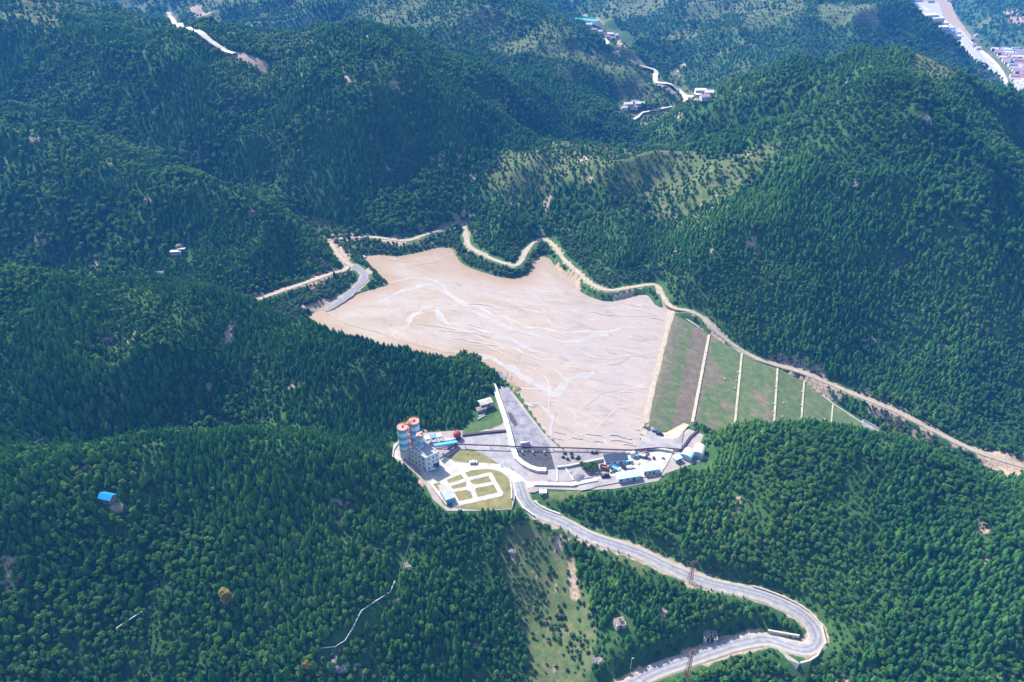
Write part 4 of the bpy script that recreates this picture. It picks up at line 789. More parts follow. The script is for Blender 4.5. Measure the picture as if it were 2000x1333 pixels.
wall('tank_wall', [Za(*p) for p in [(740,545),(800,508),(862,540),(740,625),(690,600)]], 1.1, .5, M['concrete'], 'low concrete wall round the small basin beside the conveyor')
wall('drain_wall', [Za(*p) for p in [(905,398),(1140,370),(1395,348)]], 1.0, 1.6, M['dark'], 'dark covered drain running from the red hood to the channel wall', 'drain')
wall('drain_wall', [Zb(*p) for p in [(1790,350),(1710,420),(1660,490),(1605,575)]], .8, 1.4, M['dark'], 'dark drain beside the forest edge above the arched sheds', 'drain')
wall('kerb_wall', [Za(*p) for p in [(150,640),(160,560),(205,490),(250,470)]], 1.0, .6, M['concrete'], 'curved pale kerb wall behind the left silo')
# hairpin and roadside walls
def rd(off, i0, i1, lift=0):
    ln, w = ROADS['valley']; d = np.gradient(ln[:,:2], axis=0); d /= np.linalg.norm(d, axis=1)[:,None]; nn = np.stack([d[:,1], -d[:,0]], 1); q = np.column_stack([ln[:,:2]+nn*off, ln[:,2]+lift]); n = len(q); return q[int(n*i0):int(n*i1)]
def nearest_i(px, py, z):
    ln = ROADS['valley'][0]; q = P(px, py, z); return int(np.argmin(np.hypot(ln[:,0]-q[0], ln[:,1]-q[1])))/len(ln)
ia, ib, ic = nearest_i(1470,1158,-14.7), nearest_i(1590,1268,-20.3), nearest_i(1200,1064,-7)
wall('parapet_wall', rd(-3.9, ia, ib)[::2], .9, .7, M['cream'], 'pale parapet wall round the outside of the hairpin bend')
wall('parapet_wall', rd(-3.8, nearest_i(1035,985,-1.2), nearest_i(1110,1024,-4.2))[::2], .9, .7, M['white'], 'white kerb wall on the inside of the first road bend below the junction')
wall('parapet_wall', rd(3.8, nearest_i(1022,955,.3), nearest_i(1070,1008,-3))[::2], .9, .7, M['white'], 'white kerb wall on the outer left side of the road by the garden')
t = thing('retaining_wall', P(1552,1305,-22), 0, 'tall pale triangular retaining wall below the hairpin bend', 'wall'); o0 = P(1552,1305,-22)
c = [P(1520,1266,-21)-o0, P(1562,1297,-20.4)-o0, P(1552,1316,-27)-o0, P(1528,1285,-23)-o0]; b = MB(); b.add([tuple(k) for k in c]+[tuple(k+np.array([.6,1.6,-1.5])) for k in c], [(3,2,1,0),(4,5,6,7),(0,1,5,4),(1,2,6,5),(2,3,7,6),(3,0,4,7)]); b.build('wall_face', M['cream'], t)
wall('parapet_wall', [P(1562,1297,-20.4), P(1580,1292,-20.3), P(1596,1282,-20.2), P(1604,1266,-20.1)], 1.0, .8, M['cream'], 'short pale parapet closing the lower tip of the hairpin terrace')
wall('roadside_wall', [P(1500,1238,-21.5)+np.array([0,1,0]), P(1535,1241,-21), P(1560,1245,-20.3)], 1.6, .8, M['cream'], 'pale stone wall inside the hairpin between the two road legs')
# pond side strips and stairs
wall('jetty', [P(663,475,4.5), P(688,489,2.5), P(714,503,.6)], .3, 2.4, M['concrete'], 'long pale concrete strip running down to the far left corner of the pond', 'jetty')
wall('jetty', [P(918,488,5.2), P(903,503,.7)], .3, 1.8, M['cream'], 'short pale concrete ramp from the shore track to the pond', 'jetty')
wall('bank_stair', [P(1191,569,4.8), P(1190,586,.4)], .4, 1.0, M['white'], 'narrow white stair down the bank below the track bend', 'stairs')
wall('bank_stair', [P(948,506,4.8), P(938,526,.5)], .3, 2.2, M['dirt'], 'bare earth gully strip from the track to the pond', 'gully')
wall('bank_stair', [P(1149,545,4.8), P(1152,556,3)], .4, 1.0, M['white'], 'tiny white stair beside the track on the steep bank', 'stairs')

# ---------------------------------------------------------------- plant: silos, building, conveyor
ZR = .6
M['silowhite'] = mat('silo_white', (.86,.86,.86), .5, var=.05)
def silo(cx_px, cy_px, label, rad, h, base, group='striped cement silos', name='silo'):
    q = P(cx_px, cy_px, ZR); t = thing(name, q, 0, label, 'silo', group); bands = 6; z0 = base; dz = (h-z0)/bands; prof = [(rad, z0)]; ms = []; cols = [0,1,0,1,0,1]
    for k in range(bands): prof.append((rad, z0+dz*(k+1))); ms.append(cols[k])
    b = MB(); b.lathe(0, 0, prof, 28, ms+[2]); b.build('shell', [M['silowhite'], M['blue_band'], M['redp']], t)
    b = MB(); b.lathe(0, 0, [(rad*.97, -.3), (rad*.97, z0-.05)], 24, [0, 0]); r_ = b.build('base_ring', [M['wall']], t)
    b = MB(); b.lathe(0, 0, [(rad+.12, z0-.25), (rad+.12, z0)], 24, [0, 0]); b.build('ring_beam', [M['dark']], t)
    b = MB(); b.lathe(0, 0, [(rad+.08, h-.9), (rad+.15, h+.15), (rad-.2, h+.15)], 28, [0, 0, 0]); b.build('roof_rim', [M['redp']], t)
    b = MB()
    for k in range(14):
        a = 2*math.pi*k/14; a2 = 2*math.pi*(k+1)/14; p = (math.cos(a)*rad, math.sin(a)*rad); p2 = (math.cos(a2)*rad, math.sin(a2)*rad); b.tube((*p, h+.1), (*p, h+1.2), .05, n=4)
        for zz in (h+.65, h+1.2): b.tube((*p, zz), (*p2, zz), .045, n=4)
    b.build('railing', M['orange'], t); b = MB(); b.lathe(0, 0, [(.55, h+.1), (.55, h+.9), (.3, h+1.2)], 10, [0]*3); b.build('roof_hatch', [M['maroon']], t)
    b = MB(); b.box(-.5, .5, -rad*.97-.08, -rad*.97+.4, 0, 2.1); b.build('base_door', M['blue'], t); return t
M['blue_band'] = mat('sky_blue_band', (.14,.50,.78), .5, var=.06)
silo(792.2, 893, 'striped blue and white silo on the left with red deck on its pale base ring', 3.05, 22.5, 7.2)
silo(813.8, 881, 'striped blue and white silo standing behind the grey building, red deck', 3.05, 22.5, 7.2)
# stair tower between the silos
q = P(805, 884, ZR); t = thing('stair_tower', q, 0, 'orange steel stair tower between the two striped silos', 'stair tower'); b = MB(); s = MB()
for x in (-1.5, 1.5):
    for y in (-1.3, 1.3): b.tube((x, y, 0), (x, y, 22.5), .14, n=4)
for k in range(9):
    z = 2.5*k; b.box(-1.6, 1.6, -1.4, 1.4, z+2.3, z+2.45); s.add([(-1.3, -1.2 if k%2 else .2, z+.1), (-1.3, -.2 if k%2 else 1.2, z+.1), (1.3, -.2 if k%2 else 1.2, z+2.4), (1.3, -1.2 if k%2 else .2, z+2.4)], [(0,1,2,3)])
    b.tube((-1.5, -1.3, z), (1.5, -1.3, z+2.4), .08, n=4)
b.build('frame', M['orange'], t); s.build('stair_flight', M['rust'], t)
q2 = P(803, 884, ZR); b = MB(); b.box(-4.2, 4.2, -.7, .7, 22.7, 22.9); 
for y in (-.7, .7):
    for z in (23.3, 23.9): b.tube((-4.2, y, z), (4.2, y, z), .05, n=4)
o = b.build('walkway', M['orange'], t); o.rotation_euler = (0, 0, .62)
# building
ZT = 11.3
cor = [P(800.4,875.5,ZT), P(826.5,862,ZT), P(857,882.7,ZT), P(831,895.3,ZT)]; org = np.array([cor[3][0], cor[3][1], ZR]); cl = [c[:2]-org[:2] for c in cor]
t = thing('plant_building', org, 0, 'grey flat roofed three storey building with small windows in front of the striped silos', 'building')
Hb = ZT-ZR; b = MB(); b.prism([tuple(c) for c in cl], -.4, Hb-.5); wallo = b.build('wall', M['wall'], t)
def inset(poly, d):
    c = np.mean(poly, 0); return [tuple(p+(c-p)/np.linalg.norm(c-p)*d) for p in poly]
b = MB(); b.prism(inset(cl, .55), Hb-.49, Hb-.42); b.build('roof', M['roofgrey'], t)
b = MB()
for i in range(4):
    p, p2 = np.array(cl[i]), np.array(cl[(i+1)%4]); dd = (p2-p)/np.linalg.norm(p2-p); nn = np.array([dd[1], -dd[0]]); c = np.mean(cl, 0)
    if np.dot(nn, c-p) < 0: nn = -nn
    b.prism([tuple(p+dd*.0), tuple(p2-dd*.35), tuple(p2-dd*.35+nn*.35), tuple(p+nn*.35)], Hb-.5, Hb+.25)
b.build('parapet', M['white'], t)
def face_rect(parent, name, m, p, p2, u0, u1, z0, z1, proud=.06, frame=None):
    p, p2 = np.array(p), np.array(p2); c = np.mean(cl, 0); dd = (p2-p); nn = np.array([dd[1], -dd[0]])/np.linalg.norm(dd)
    if np.dot(nn, c-p) > 0: nn = -nn
    a, bb = p+dd*u0, p+dd*u1; bm_ = MB(); bm_.prism([tuple(a), tuple(bb), tuple(bb+nn*proud), tuple(a+nn*proud)], z0, z1); return bm_.build(name, m, parent)
for (i, j, us) in ((0, 3, (.14,.36,.60,.84)), (2, 3, (.18,.45,.80))):
    for z in (1.6, 4.9, 8.0):
        for u in us:
            if i == 2 and z < 2 and u < .7: continue
            wf = face_rect(t, 'window', M['white'], cl[i], cl[j], u-.055, u+.055, z-.1, z+1.4, .05); face_rect(wf, 'pane', M['glass'], cl[i], cl[j], u-.043, u+.043, z, z+1.3, .09)
face_rect(t, 'garage_door', M['glass'], cl[2], cl[3], .06, .48, 0, 3.4, .08); face_rect(t, 'door', M['blue'], cl[3], cl[0], .04, .12, 0, 2.4, .08)
b = MB(); bx = cl[2]; b.box(-.2, .2, -.2, .2, 0, 3); 
q = P(821.5, 872.5, ZT-.4); t = thing('roof_hopper', q, 0, 'small blue and white hopper silo with red top standing on the grey roof', 'silo'); b = MB(); b.lathe(0, 0, [(1.9,-.05),(1.9,2.2),(1.9,4.4),(1.9,6.6),(1.9,8)], 20, [0,1,0,1,1]); b.build('shell', [M['white'], M['blue_band']], t)
b = MB(); b.lathe(0, 0, [(2.1,8.02),(2.1,9.0),(1.5,9.3)], 20, [0]*3); b.box(-1, -.2, -2.3, -.5, 8.2, 9.8); b.box(.4, 1.6, .2, 1.6, 8.6, 10.0); b.build('top_housing', [M['redp']], t)
# conveyor to the hood
def seg(name, p, q, w, h, m, parent, org): 
    p = np.array(p)-org; q = np.array(q)-org; d = q-p; n = np.array([d[1], -d[0], 0]); n = n/np.linalg.norm(n)*w/2; b = MB()
    vs = [p-n, p+n, q+n, q-n]; up = np.array([0, 0, h]); b.add([tuple(v) for v in vs]+[tuple(v+up) for v in vs], [(3,2,1,0),(4,5,6,7),(0,1,5,4),(1,2,6,5),(2,3,7,6),(3,0,4,7)]); return b.build(name, m, parent)
org = Za(720, 540, ZR); t = thing('conveyor', org, 0, 'blue and orange covered conveyor climbing from the red hood to the grey building', 'conveyor')
seg('gallery', Za(600,520,7.5), Za(850,480,2.0), 1.9, 1.7, M['blue_band'], t, org); seg('belt_frame', Za(600,540,5.2), Za(850,500,1.0), 1.3, .7, M['orange'], t, org)
for k in range(4):
    u = (k+.5)/4; a = Za(600+250*u, 530-40*u, 5.6-4.4*u)-org; b = MB()
    for sx in (-.8, .8): b.tube((a[0]+sx, a[1], -.1), (a[0]+sx, a[1], a[2]), .12, n=5)
    b.build('leg', M['orange'], t)
org = Za(850, 420, ZR); t = thing('dust_hood', org, 0, 'dark red rounded hood at the low end of the blue conveyor', 'hood'); b = MB(); b.lathe(0, 0, [(2.2,1.2),(2.3,3.2),(1.9,4.4),(.9,5.0)], 14, [0]*4); b.build('hood', [M['maroon']], t); b = MB(); b.box(-1.8,1.8,-1.6,1.6,-.1,1.2); b.build('plinth', M['dark'], t)
org = Za(780, 470, ZR); t = thing('storage_tank', org, .12, 'white horizontal tank on saddles beside the dark red hood', 'tank'); b = MB(); b.tube((-3,0,1.8), (3,0,1.8), 1.25, n=16); b.build('shell', M['white'], t, True)
for x in (-2, 2): b = MB(); b.box(x-.3, x+.3, -1.1, 1.1, -.1, 1.0); b.build('saddle', M['concrete'], t)
org = Za(600, 455, ZR); t = thing('batching_bin', org, .3, 'grey and blue aggregate bins with dark openings beside the conveyor', 'hopper')
for k in range(3): b = MB(); x = -4+3.6*k; b.add([(x-1.6,-1.5,4),(x+1.6,-1.5,4),(x+1.6,1.5,4),(x-1.6,1.5,4),(x-.5,-.5,1.4),(x+.5,-.5,1.4),(x+.5,.5,1.4),(x-.5,.5,1.4)], [(4,5,1,0),(5,6,2,1),(6,7,3,2),(7,4,0,3),(0,1,2,3)]); b.build('bin', M['blue' if k%2 else 'wall'], t)
b = MB()
for x in (-5.8,-2.2,1.4,5):
    for y in (-1.6,1.6): b.tube((x,y,-.1),(x,y,4.1),.13,n=4)
    b.tube((x,-1.6,4.1),(x,1.6,4.1),.12,n=4)
b.build('frame', M['navy'], t)
org = Za(650, 470, ZR); 
# long pipeline across the yard
def pipeline(name, pts, r, m, label, cat='pipe', legs=8, legm=None, group=None):
    q = [np.array(p, float) for p in pts]; o0 = np.array([q[0][0], q[0][1], q[0][2]]); t = thing(name, o0, 0, label, cat, group); ln = smooth_line(q, 6); b = MB()
    for a, c in zip(ln[:-1], ln[1:]): b.tube(a-o0, c-o0, r, n=7, cap=False)
    b.build('pipe_run', m, t, True)
    for k in range(legs):
        a = ln[int((k+.5)*len(ln)/legs)]; g = float(H(a[0], a[1])); b = MB(); p = a-o0; 
        for sx in (-r*.7, r*.7): b.tube((p[0]+sx, p[1], g-o0[2]-.2), (p[0]+sx*.4, p[1], p[2]), max(.06, r*.25), n=4)
        if a[2]-g > .3: b.build('support', legm or m, t)
    return t
pipeline('slurry_pipeline', [Za(560,470,3.6), Za(830,487,3.2), Za(1480,512,3.0), Za(2000,527,3.0), Zb(600,535,2.8), Zb(1100,552,2.5), Zb(1260,533,2.5), Zb(1380,527,2.2), Zb(1620,545,1.6)], .42, M['pipe'], 'long dark pipeline crossing the whole yard above the black membrane', legs=14)
pipeline('hill_pipe', [hit(809,1040)+[0,0,2.2], hit(797,1080)+[0,0,2.0], hit(780,1122)+[0,0,1.8]], .22, M['dark'], 'upper dark pipe section running down the forested left spur', legs=3)
pipeline('hill_pipe', [hit(772,1140)+[0,0,2], hit(763,1162)+[0,0,2], hit(735,1180)+[0,0,2.2], hit(707,1199)+[0,0,2.2], hit(690,1232)+[0,0,2.0], hit(675,1255)+[0,0,1.5], hit(655,1266)+[0,0,1.0], hit(612,1270)+[0,0,.8]], .2, M['wall'], 'lower pale bent pipe section through the clearing in the foreground wood', legs=6)
pipeline('hill_pipe', [hit(231,1236)+[0,0,3], hit(255,1220)+[0,0,3], hit(281,1203)+[0,0,3]], .2, M['wall'], 'short pale pipe among the trees near the lower left corner', legs=2)

# ---------------------------------------------------------------- smaller buildings
def hut(name, loc, rz, L_, W_, h, roof, wallm, roofm, label, cat='shed', rise=1.2, over=.35, doors=1, wins=2, group=None, doorm='glass'):
    t = thing(name, loc, rz, label, cat, group); b = MB(); b.box(-L_/2, L_/2, -W_/2, W_/2, -.6, h); 
    if roof == 'gable': b.add([(-L_/2,-W_/2,h),(-L_/2,W_/2,h),(-L_/2,0,h+rise-.05),(L_/2,-W_/2,h),(L_/2,W_/2,h),(L_/2,0,h+rise-.05)], [(0,2,1),(3,4,5)])
    b.build('wall', wallm, t); b = MB(); l, w = L_/2+over, W_/2+over; e = rise*over/(W_/2)
    if roof == 'flat': b.box(-l, l, -w, w, h+.003, h+.3)
    elif roof == 'mono': b.add([(-l,-w,h+.05),(l,-w,h+.05),(l,w,h+rise),(-l,w,h+rise),(-l,-w,h+.25),(l,-w,h+.25),(l,w,h+rise+.2),(-l,w,h+rise+.2)], [(3,2,1,0),(4,5,6,7),(0,1,5,4),(1,2,6,5),(2,3,7,6),(3,0,4,7)])
    elif roof == 'gable': 
        z0 = h-e; b.add([(-l,-w,z0),(l,-w,z0),(l,0,h+rise),(-l,0,h+rise),(l,w,z0),(-l,w,z0),(-l,-w,z0+.18),(l,-w,z0+.18),(l,0,h+rise+.2),(-l,0,h+rise+.2),(l,w,z0+.18),(-l,w,z0+.18)], [(0,3,2,1),(3,5,4,2),(6,7,8,9),(9,8,10,11),(0,1,7,6),(5,11,10,4),(0,6,9,3),(3,9,11,5),(1,2,8,7),(2,4,10,8)])
    elif roof == 'arch':
        n = 10; vs = []
        for x in (-l, l):
            for k in range(n+1): a = math.pi*k/n; vs.append((x, -w*math.cos(a), h+rise*math.sin(a)))
        b.add(vs, [(k, k+1, n+2+k, n+1+k) for k in range(n)]); b.add([(v[0], v[1]*.97, h+(v[2]-h)*.95-.02) for v in vs], [(n+1+k, n+2+k, k+1, k) for k in range(n)])
        b.add(vs[:n+1], [tuple(range(n+1))]); b.add(vs[n+1:], [tuple(range(n, -1, -1))])
    b.build('roof', roofm, t)
    if doors: b = MB(); b.box(L_*.2-.5, L_*.2+.5, -W_/2-.06, -W_/2, 0, min(2.1, h-.2)); b.build('door', M[doorm], t)
    for k in range(wins): b = MB(); x = -L_*.38+k*L_*.3; b.box(x-.55, x+.55, -W_/2-.05, -W_/2, .9, min(2.1, h-.3)); b.build('window', M['glass'], t)
    return t
hut('garden_shed', Za(742,1068,ZR), -1.12, 9.0, 4.8, 3.2, 'flat', M['blue_band'], M['roofgrey'], 'grey flat roofed shed with blue wall at the near corner of the garden')
hut('small_hut', Za(690,985,ZR), -1.12, 3, 3, 2.4, 'mono', M['wall'], M['redp'], 'tiny pink roofed hut against the garden shed', wins=0, rise=.4)
hut('pump_house', Za(20+300-5.5528*0,0) if False else Zb(112,1028,-.6), .02, 3.4, 2.2, 1.9, 'flat', M['white'], M['wall'], 'small white box hut on the grass terrace below the junction', wins=0)
hut('dark_roofed_shed', Zb(897,680,ZR), .16, 13, 4.6, 3.0, 'mono', M['wall'], M['navy'], 'long shed with dark navy roof at the back of the right yard', rise=1.0, wins=3)
hut('teal_cabin', Zb(1030,680,ZR), .1, 2.8, 4.0, 2.5, 'flat', M['blue_band'], M['cyan'], 'small pale teal cabin at the end of the navy roofed shed', wins=0)
hut('office_block', Zb(1265,785,ZR), .22, 8.5, 5, 3.2, 'mono', M['wall'], M['cyan'], 'pale blue roofed building with dark eave, right of the two at the forest edge', rise=.8)
hut('office_block', Zb(1035,862,ZR), .22, 13, 4.2, 2.8, 'mono', M['wall'], M['cyan'], 'long pale blue roofed building half hidden by trees at the front of the yard', rise=.8, wins=3)
hut('arched_shed', Zb(1800,590,ZR), 1.15, 7.5, 6.2, 2.2, 'arch', M['white'], M['white'], 'white arched roof shed at the forest edge, upper one of the pair', rise=2.4, wins=0)
hut('arched_shed', Zb(1685,625,ZR), .95, 6.2, 6.4, 2.2, 'arch', M['white'], M['cyan'], 'white arched roof shed with bluish tint, lower left of the pair', rise=1.8, wins=0)
hut('store_cabin', Zb(1565,665,ZR), .5, 4.2, 3.2, 2.5, 'flat', M['wall'], M['cyan'], 'small bluish cabin left of the arched sheds', wins=1)
q = hit(948,793); hut('hillside_house', q+[0,0,.3], .45, 8, 5, 3.2, 'gable', M['stone'], M['cream'], 'small house with pale roof in the wood beside the channel', 'house', rise=.8)
q = hit(940,803); hut('lean_to', q+[0,0,.2], .45, 6, 2.6, 1.8, 'mono', M['stone'], M['wood'], 'low weathered lean-to in front of the small pale roofed house', rise=.4, wins=0)
for i, (px, py, l) in enumerate([(940,816,6), (941,811,5)]):
    q = hit(px, py); t = thing('timber_stack', q+[0,0,.1], .75, ['long narrow pile of pale planks below the hillside house', 'second narrow plank pile beside the path below the hillside house'][i], 'timber'); b = MB()
    for k in range(4): b.box(-l/2+.1*k, l/2, -.5+.26*k, -.3+.26*k, 0, .35+.1*(k%2))
    b.build('planks', M['cream'], t)
q = hit(212,977); t = hut('tarpaulin_hut', q+[0,0,.3], -.25, 6.4, 4.0, 2.2, 'gable', M['wood'], M['tarp'], 'hut under bright blue tarpaulin alone in the left forest', 'hut', rise=1.3, wins=1)
q = hit(213,984); b = MB(); b.box(-3,3,-.6,.6,-.2,.25); o = b.build('wood_deck', M['wood']); o.location = q+[0,0,.3]; tag(o, 'pale wooden deck in front of the blue tarpaulin hut', 'deck')
q = hit(345,497); hut('white_shed', q+[0,0,.3], .12, 8, 3.0, 2.5, 'flat', M['white'], M['white'], 'long white flat roofed shed on the shaded far left hill', wins=3)
q = hit(356,492); hut('brick_annex', q+[0,0,.3], .12, 5, 2.6, 2.4, 'flat', M['wood'], M['cream'], 'small brownish annex at the right end of the white hillside shed', wins=1)
def ruin(px, py, label, w, l, rz):
    q = hit(px, py); t = thing('ruined_hut', q+[0,0,.2], rz, label, 'ruin', None); 
    for (x0, x1, y0, y1, h) in ((-l/2, l/2, w/2-.4, w/2, 3.0), (-l/2, -l/2+.4, -w/2, w/2-.4, 2.8), (l/2-.4, l/2, -w/2, w/2-.4, 2.6), (-l/2+.4, -l/2+1.6, -w/2, -w/2+.4, 2.4), (l/2-1.9, l/2-.4, -w/2, -w/2+.4, 2.2), (-l/2+2.6, -l/2+3.3, -w/2, -w/2+.4, 2.3)):
        b = MB(); b.box(x0, x1, y0, y1, -.6, h); b.build('wall', M['stone'], t)
    b = MB()
    for k in range(7): x = -l/2+.5+k*(l-1)/6; b.tube((x, -w/2+.1, 2.5+.1*(k%2)), (x+.2*(k%3-1), w/2-.1, 3.1), .1, n=5)
    b.tube((-l/2, 0, 2.9), (l/2, 0, 2.95), .12, n=5); b.build('rafters', M['wood'], t)
    b = MB(); b.add([(-l/2+.3,-w/2+.2,2.75),(-.3,-w/2+.2,2.7),(-.2,w/2,3.2),(-l/2+.3,w/2,3.25)], [(0,1,2,3)]); b.add([(.9,-.2,2.95),(l/2-.3,-.1,2.9),(l/2-.3,w/2,3.2),(1.1,w/2,3.2)], [(0,1,2,3)]); b.build('roof_remains', M['wood'], t); b = MB(); b.box(-l/2+.4, l/2-.4, -w/2+.4, w/2-.4, -.6, .1); b.build('floor', M['dark'], t)
ruin(1210,1222, 'ruined roofless stone hut left of the other, in the lower wood', 4.2, 5.0, .28); ruin(1386,1247, 'ruined stone hut with broken rafters just above the lower road', 4.4, 6.6, -.06)

# ---------------------------------------------------------------- vehicles
def car_parts(t, paint, L_=4.5, W_=1.8, Hh=1.45):
    b = MB(); prof = [(-.5,.35),(-.49,.62),(-.42,.68),(-.30,.70),(-.18,.97),(.16,1.0),(.32,.68),(.47,.60),(.5,.4)]; vs = []
    for (u, z), in zip(prof):
        w = W_/2*(.78 if z > .9 else .97 if abs(u) > .45 else 1); vs += [(u*L_, -w, z*Hh), (u*L_, w, z*Hh)]
    n = len(prof); fs = [(2*i, 2*i+2, 2*i+3, 2*i+1)[::-1] for i in range(n-1)]; b.add(vs, fs)
    lo = [(u*L_, s*W_/2, .28) for u in (-.5, .5) for s in (-1, 1)]; m0 = len(vs)
    b.add(vs+lo, [tuple([m0]+[2*i for i in range(n)]+[m0+2]), tuple([m0+1]+[2*i+1 for i in range(n)]+[m0+3])[::-1], (m0, m0+1, 1, 0), (m0+2, 2*n-2, 2*n-1, m0+3), (m0, m0+2, m0+3, m0+1)]); b.build('body', paint, t)
    g = MB(); 
    for s in (-1, 1): g.add([(-.27*L_, s*(W_/2*.93), .74*Hh), (.27*L_, s*(W_/2*.93), .72*Hh), (.14*L_, s*W_/2*.82, .95*Hh), (-.17*L_, s*W_/2*.82, .93*Hh)], [(0,1,2,3)])
    g.add([(.31*L_+.02, -.72, .70*Hh+.03), (.31*L_+.02, .72, .70*Hh+.03), (.165*L_+.02, .62, .98*Hh+.02), (.165*L_+.02, -.62, .98*Hh+.02)], [(0,1,2,3)]); g.add([(-.295*L_-.02, -.72, .73*Hh), (-.295*L_-.02, .72, .73*Hh), (-.185*L_-.02, .62, .96*Hh), (-.185*L_-.02, -.62, .96*Hh)], [(3,2,1,0)]); g.build('windows', M['glass'], t)
    for x in (-.31, .30):
        for s in (-1, 1): w = MB(); w.tube((x*L_, s*(W_/2-.12), .32), (x*L_, s*(W_/2+.03), .32), .33, n=12); w.build('wheel', M['black'], t)
    for s in (-1, 1): w = MB(); w.box(L_/2-.06, L_/2+.02, s*.6-.18, s*.6+.18, .62, .80); w.build('headlight', M['lamp'], t)
def car(q, rz, paint, label, L_=4.5, Hh=1.45, lift=.06): t = thing('parked_car', np.array(q)+[0,0,lift], rz, label, 'car'); car_parts(t, M[paint], L_, 1.8, Hh); return t
def truck(q, rz, cabm, boxm, label, L_=6.5):
    t = thing('parked_truck', np.array(q)+[0,0,.1], rz, label, 'truck'); b = MB(); b.box(L_*.28, L_*.5, -1.1, 1.1, .5, 2.5, bev=.12); b.build('cab', M[cabm], t); b = MB(); b.box(-L_*.5, L_*.25, -1.15, 1.15, .9, 1.0); 
    for (x0,x1,y0,y1) in ((-L_*.5,L_*.25,-1.15,-1.05),(-L_*.5,L_*.25,1.05,1.15),(-L_*.5,-L_*.48,-1.05,1.05),(L_*.23,L_*.25,-1.05,1.05)): b.box(x0,x1,y0,y1,1.0,1.8)
    b.build('cargo_bed', M[boxm], t); b = MB(); b.box(L_*.5-.1, L_*.5+.03, -.9, .9, 1.5, 2.2); b.build('windscreen', M['glass'], t); b = MB(); b.box(-L_*.5, L_*.45, -.5, .5, .55, .85); b.build('chassis', M['dark'], t)
    for x in (-.36, -.2, .36):
        for s in (-1, 1): w = MB(); w.tube((x*L_, s*.8, .45), (x*L_, s*1.12, .45), .45, n=12); w.build('wheel', M['black'], t)
    return t
car(Za(575,765,.95), .35, 'carwhite', 'white car parked against the front of the grey plant building'); car(Za(1025,690,1.0), .05, 'carwhite', 'white car on the driveway beside the dry grass plot')
car(Zb(790,838,1.05), .14, 'cardark', 'black car on the grey road below the yard wall', 5.2, 1.6); car(Zb(992,752,1.05), -.9, 'cardark', 'dark car parked in the middle of the right yard')
car(Zb(1065,745,1.05), .1, 'carwhite', 'white car parked beside the dark one in the yard'); truck(Zb(900,765,1.0), -.7, 'carwhite', 'blue_band', 'white and teal lorry parked below the navy roofed shed'); truck(Zb(1195,622,1.05), -.35, 'carblue', 'wall', 'grey flatbed lorry at the back of the right yard', 6)
truck(Zb(780,752,.9), -.4, 'orange', 'rust', 'orange and brown loader beside the tree clump', 5); car(Zb(1378,385,.95), -.45, 'cardark', 'dark car on the turning area, lower of the pair by the dam foot'); car(Zb(1362,380,.95)+[-1.2,2.2,0], -.45, 'carblue', 'blue grey car standing beside the dark car by the dam foot')
car(Zb(1236,320,.95), -.6, 'carblue', 'blue grey car alone at the lower end of the dam crest track')
car(Zb(1225,590,1.0), .1, 'maroon', 'dark red car by the wall at the back of the yard', 4.0)
# white tank trailer and drums in the yard
t = thing('water_tank', Za(1590,497,.9), .1, 'white tank trailer standing on the rubble slope above the pipeline', 'tank'); b = MB(); b.tube((-3,0,1.7),(2.6,0,1.6),1.0,n=14); b.build('shell', M['white'], t, True); b = MB(); b.box(-3,3,-.8,.8,.5,.75); b.build('frame', M['wall'], t)
t = thing('water_tank', Zb(1090,620,.9), 0, 'cream upright tank behind the small teal cabin', 'tank'); b = MB(); b.lathe(0,0,[(1.7,0),(1.7,2.6),(1.2,3.3),(.3,3.6)],16,[0]*4); b.build('shell', [M['cream']], t)
for i, x in enumerate((1555, 1668, 1792)):
    t = thing('marker_post', Za(x, 588, .95), 0, ['leftmost','middle','rightmost'][i]+' of the three white posts on the black membrane', 'post', 'white posts on the black membrane'); b = MB(); b.box(-.35,.35,-.35,.35,0,1.5); b.build('post', M['white'], t); b = MB(); b.box(-.45,.45,-.45,.45,1.5,1.65); b.build('cap', M['concrete'], t)
for i, (x, y) in enumerate([(960,588),(1075,590),(1330,720),(1435,745)]):
    t = thing('lamp_bollard', Za(x, y, .95), 0, ['white bollard in the dry grass plot, left one','white bollard in the dry grass plot, right one','small white bollard at the driveway edge of the paved apron','white bollard at the tip of the paved apron by the junction'][i], 'bollard', 'white bollards round the driveway'); b = MB(); b.tube((0,0,0),(0,0,1.1),.28,n=8); b.build('post', M['white'], t); b = MB(); b.tube((0,0,1.1),(0,0,1.35),.36,.2,n=8); b.build('cap', M['white'], t)

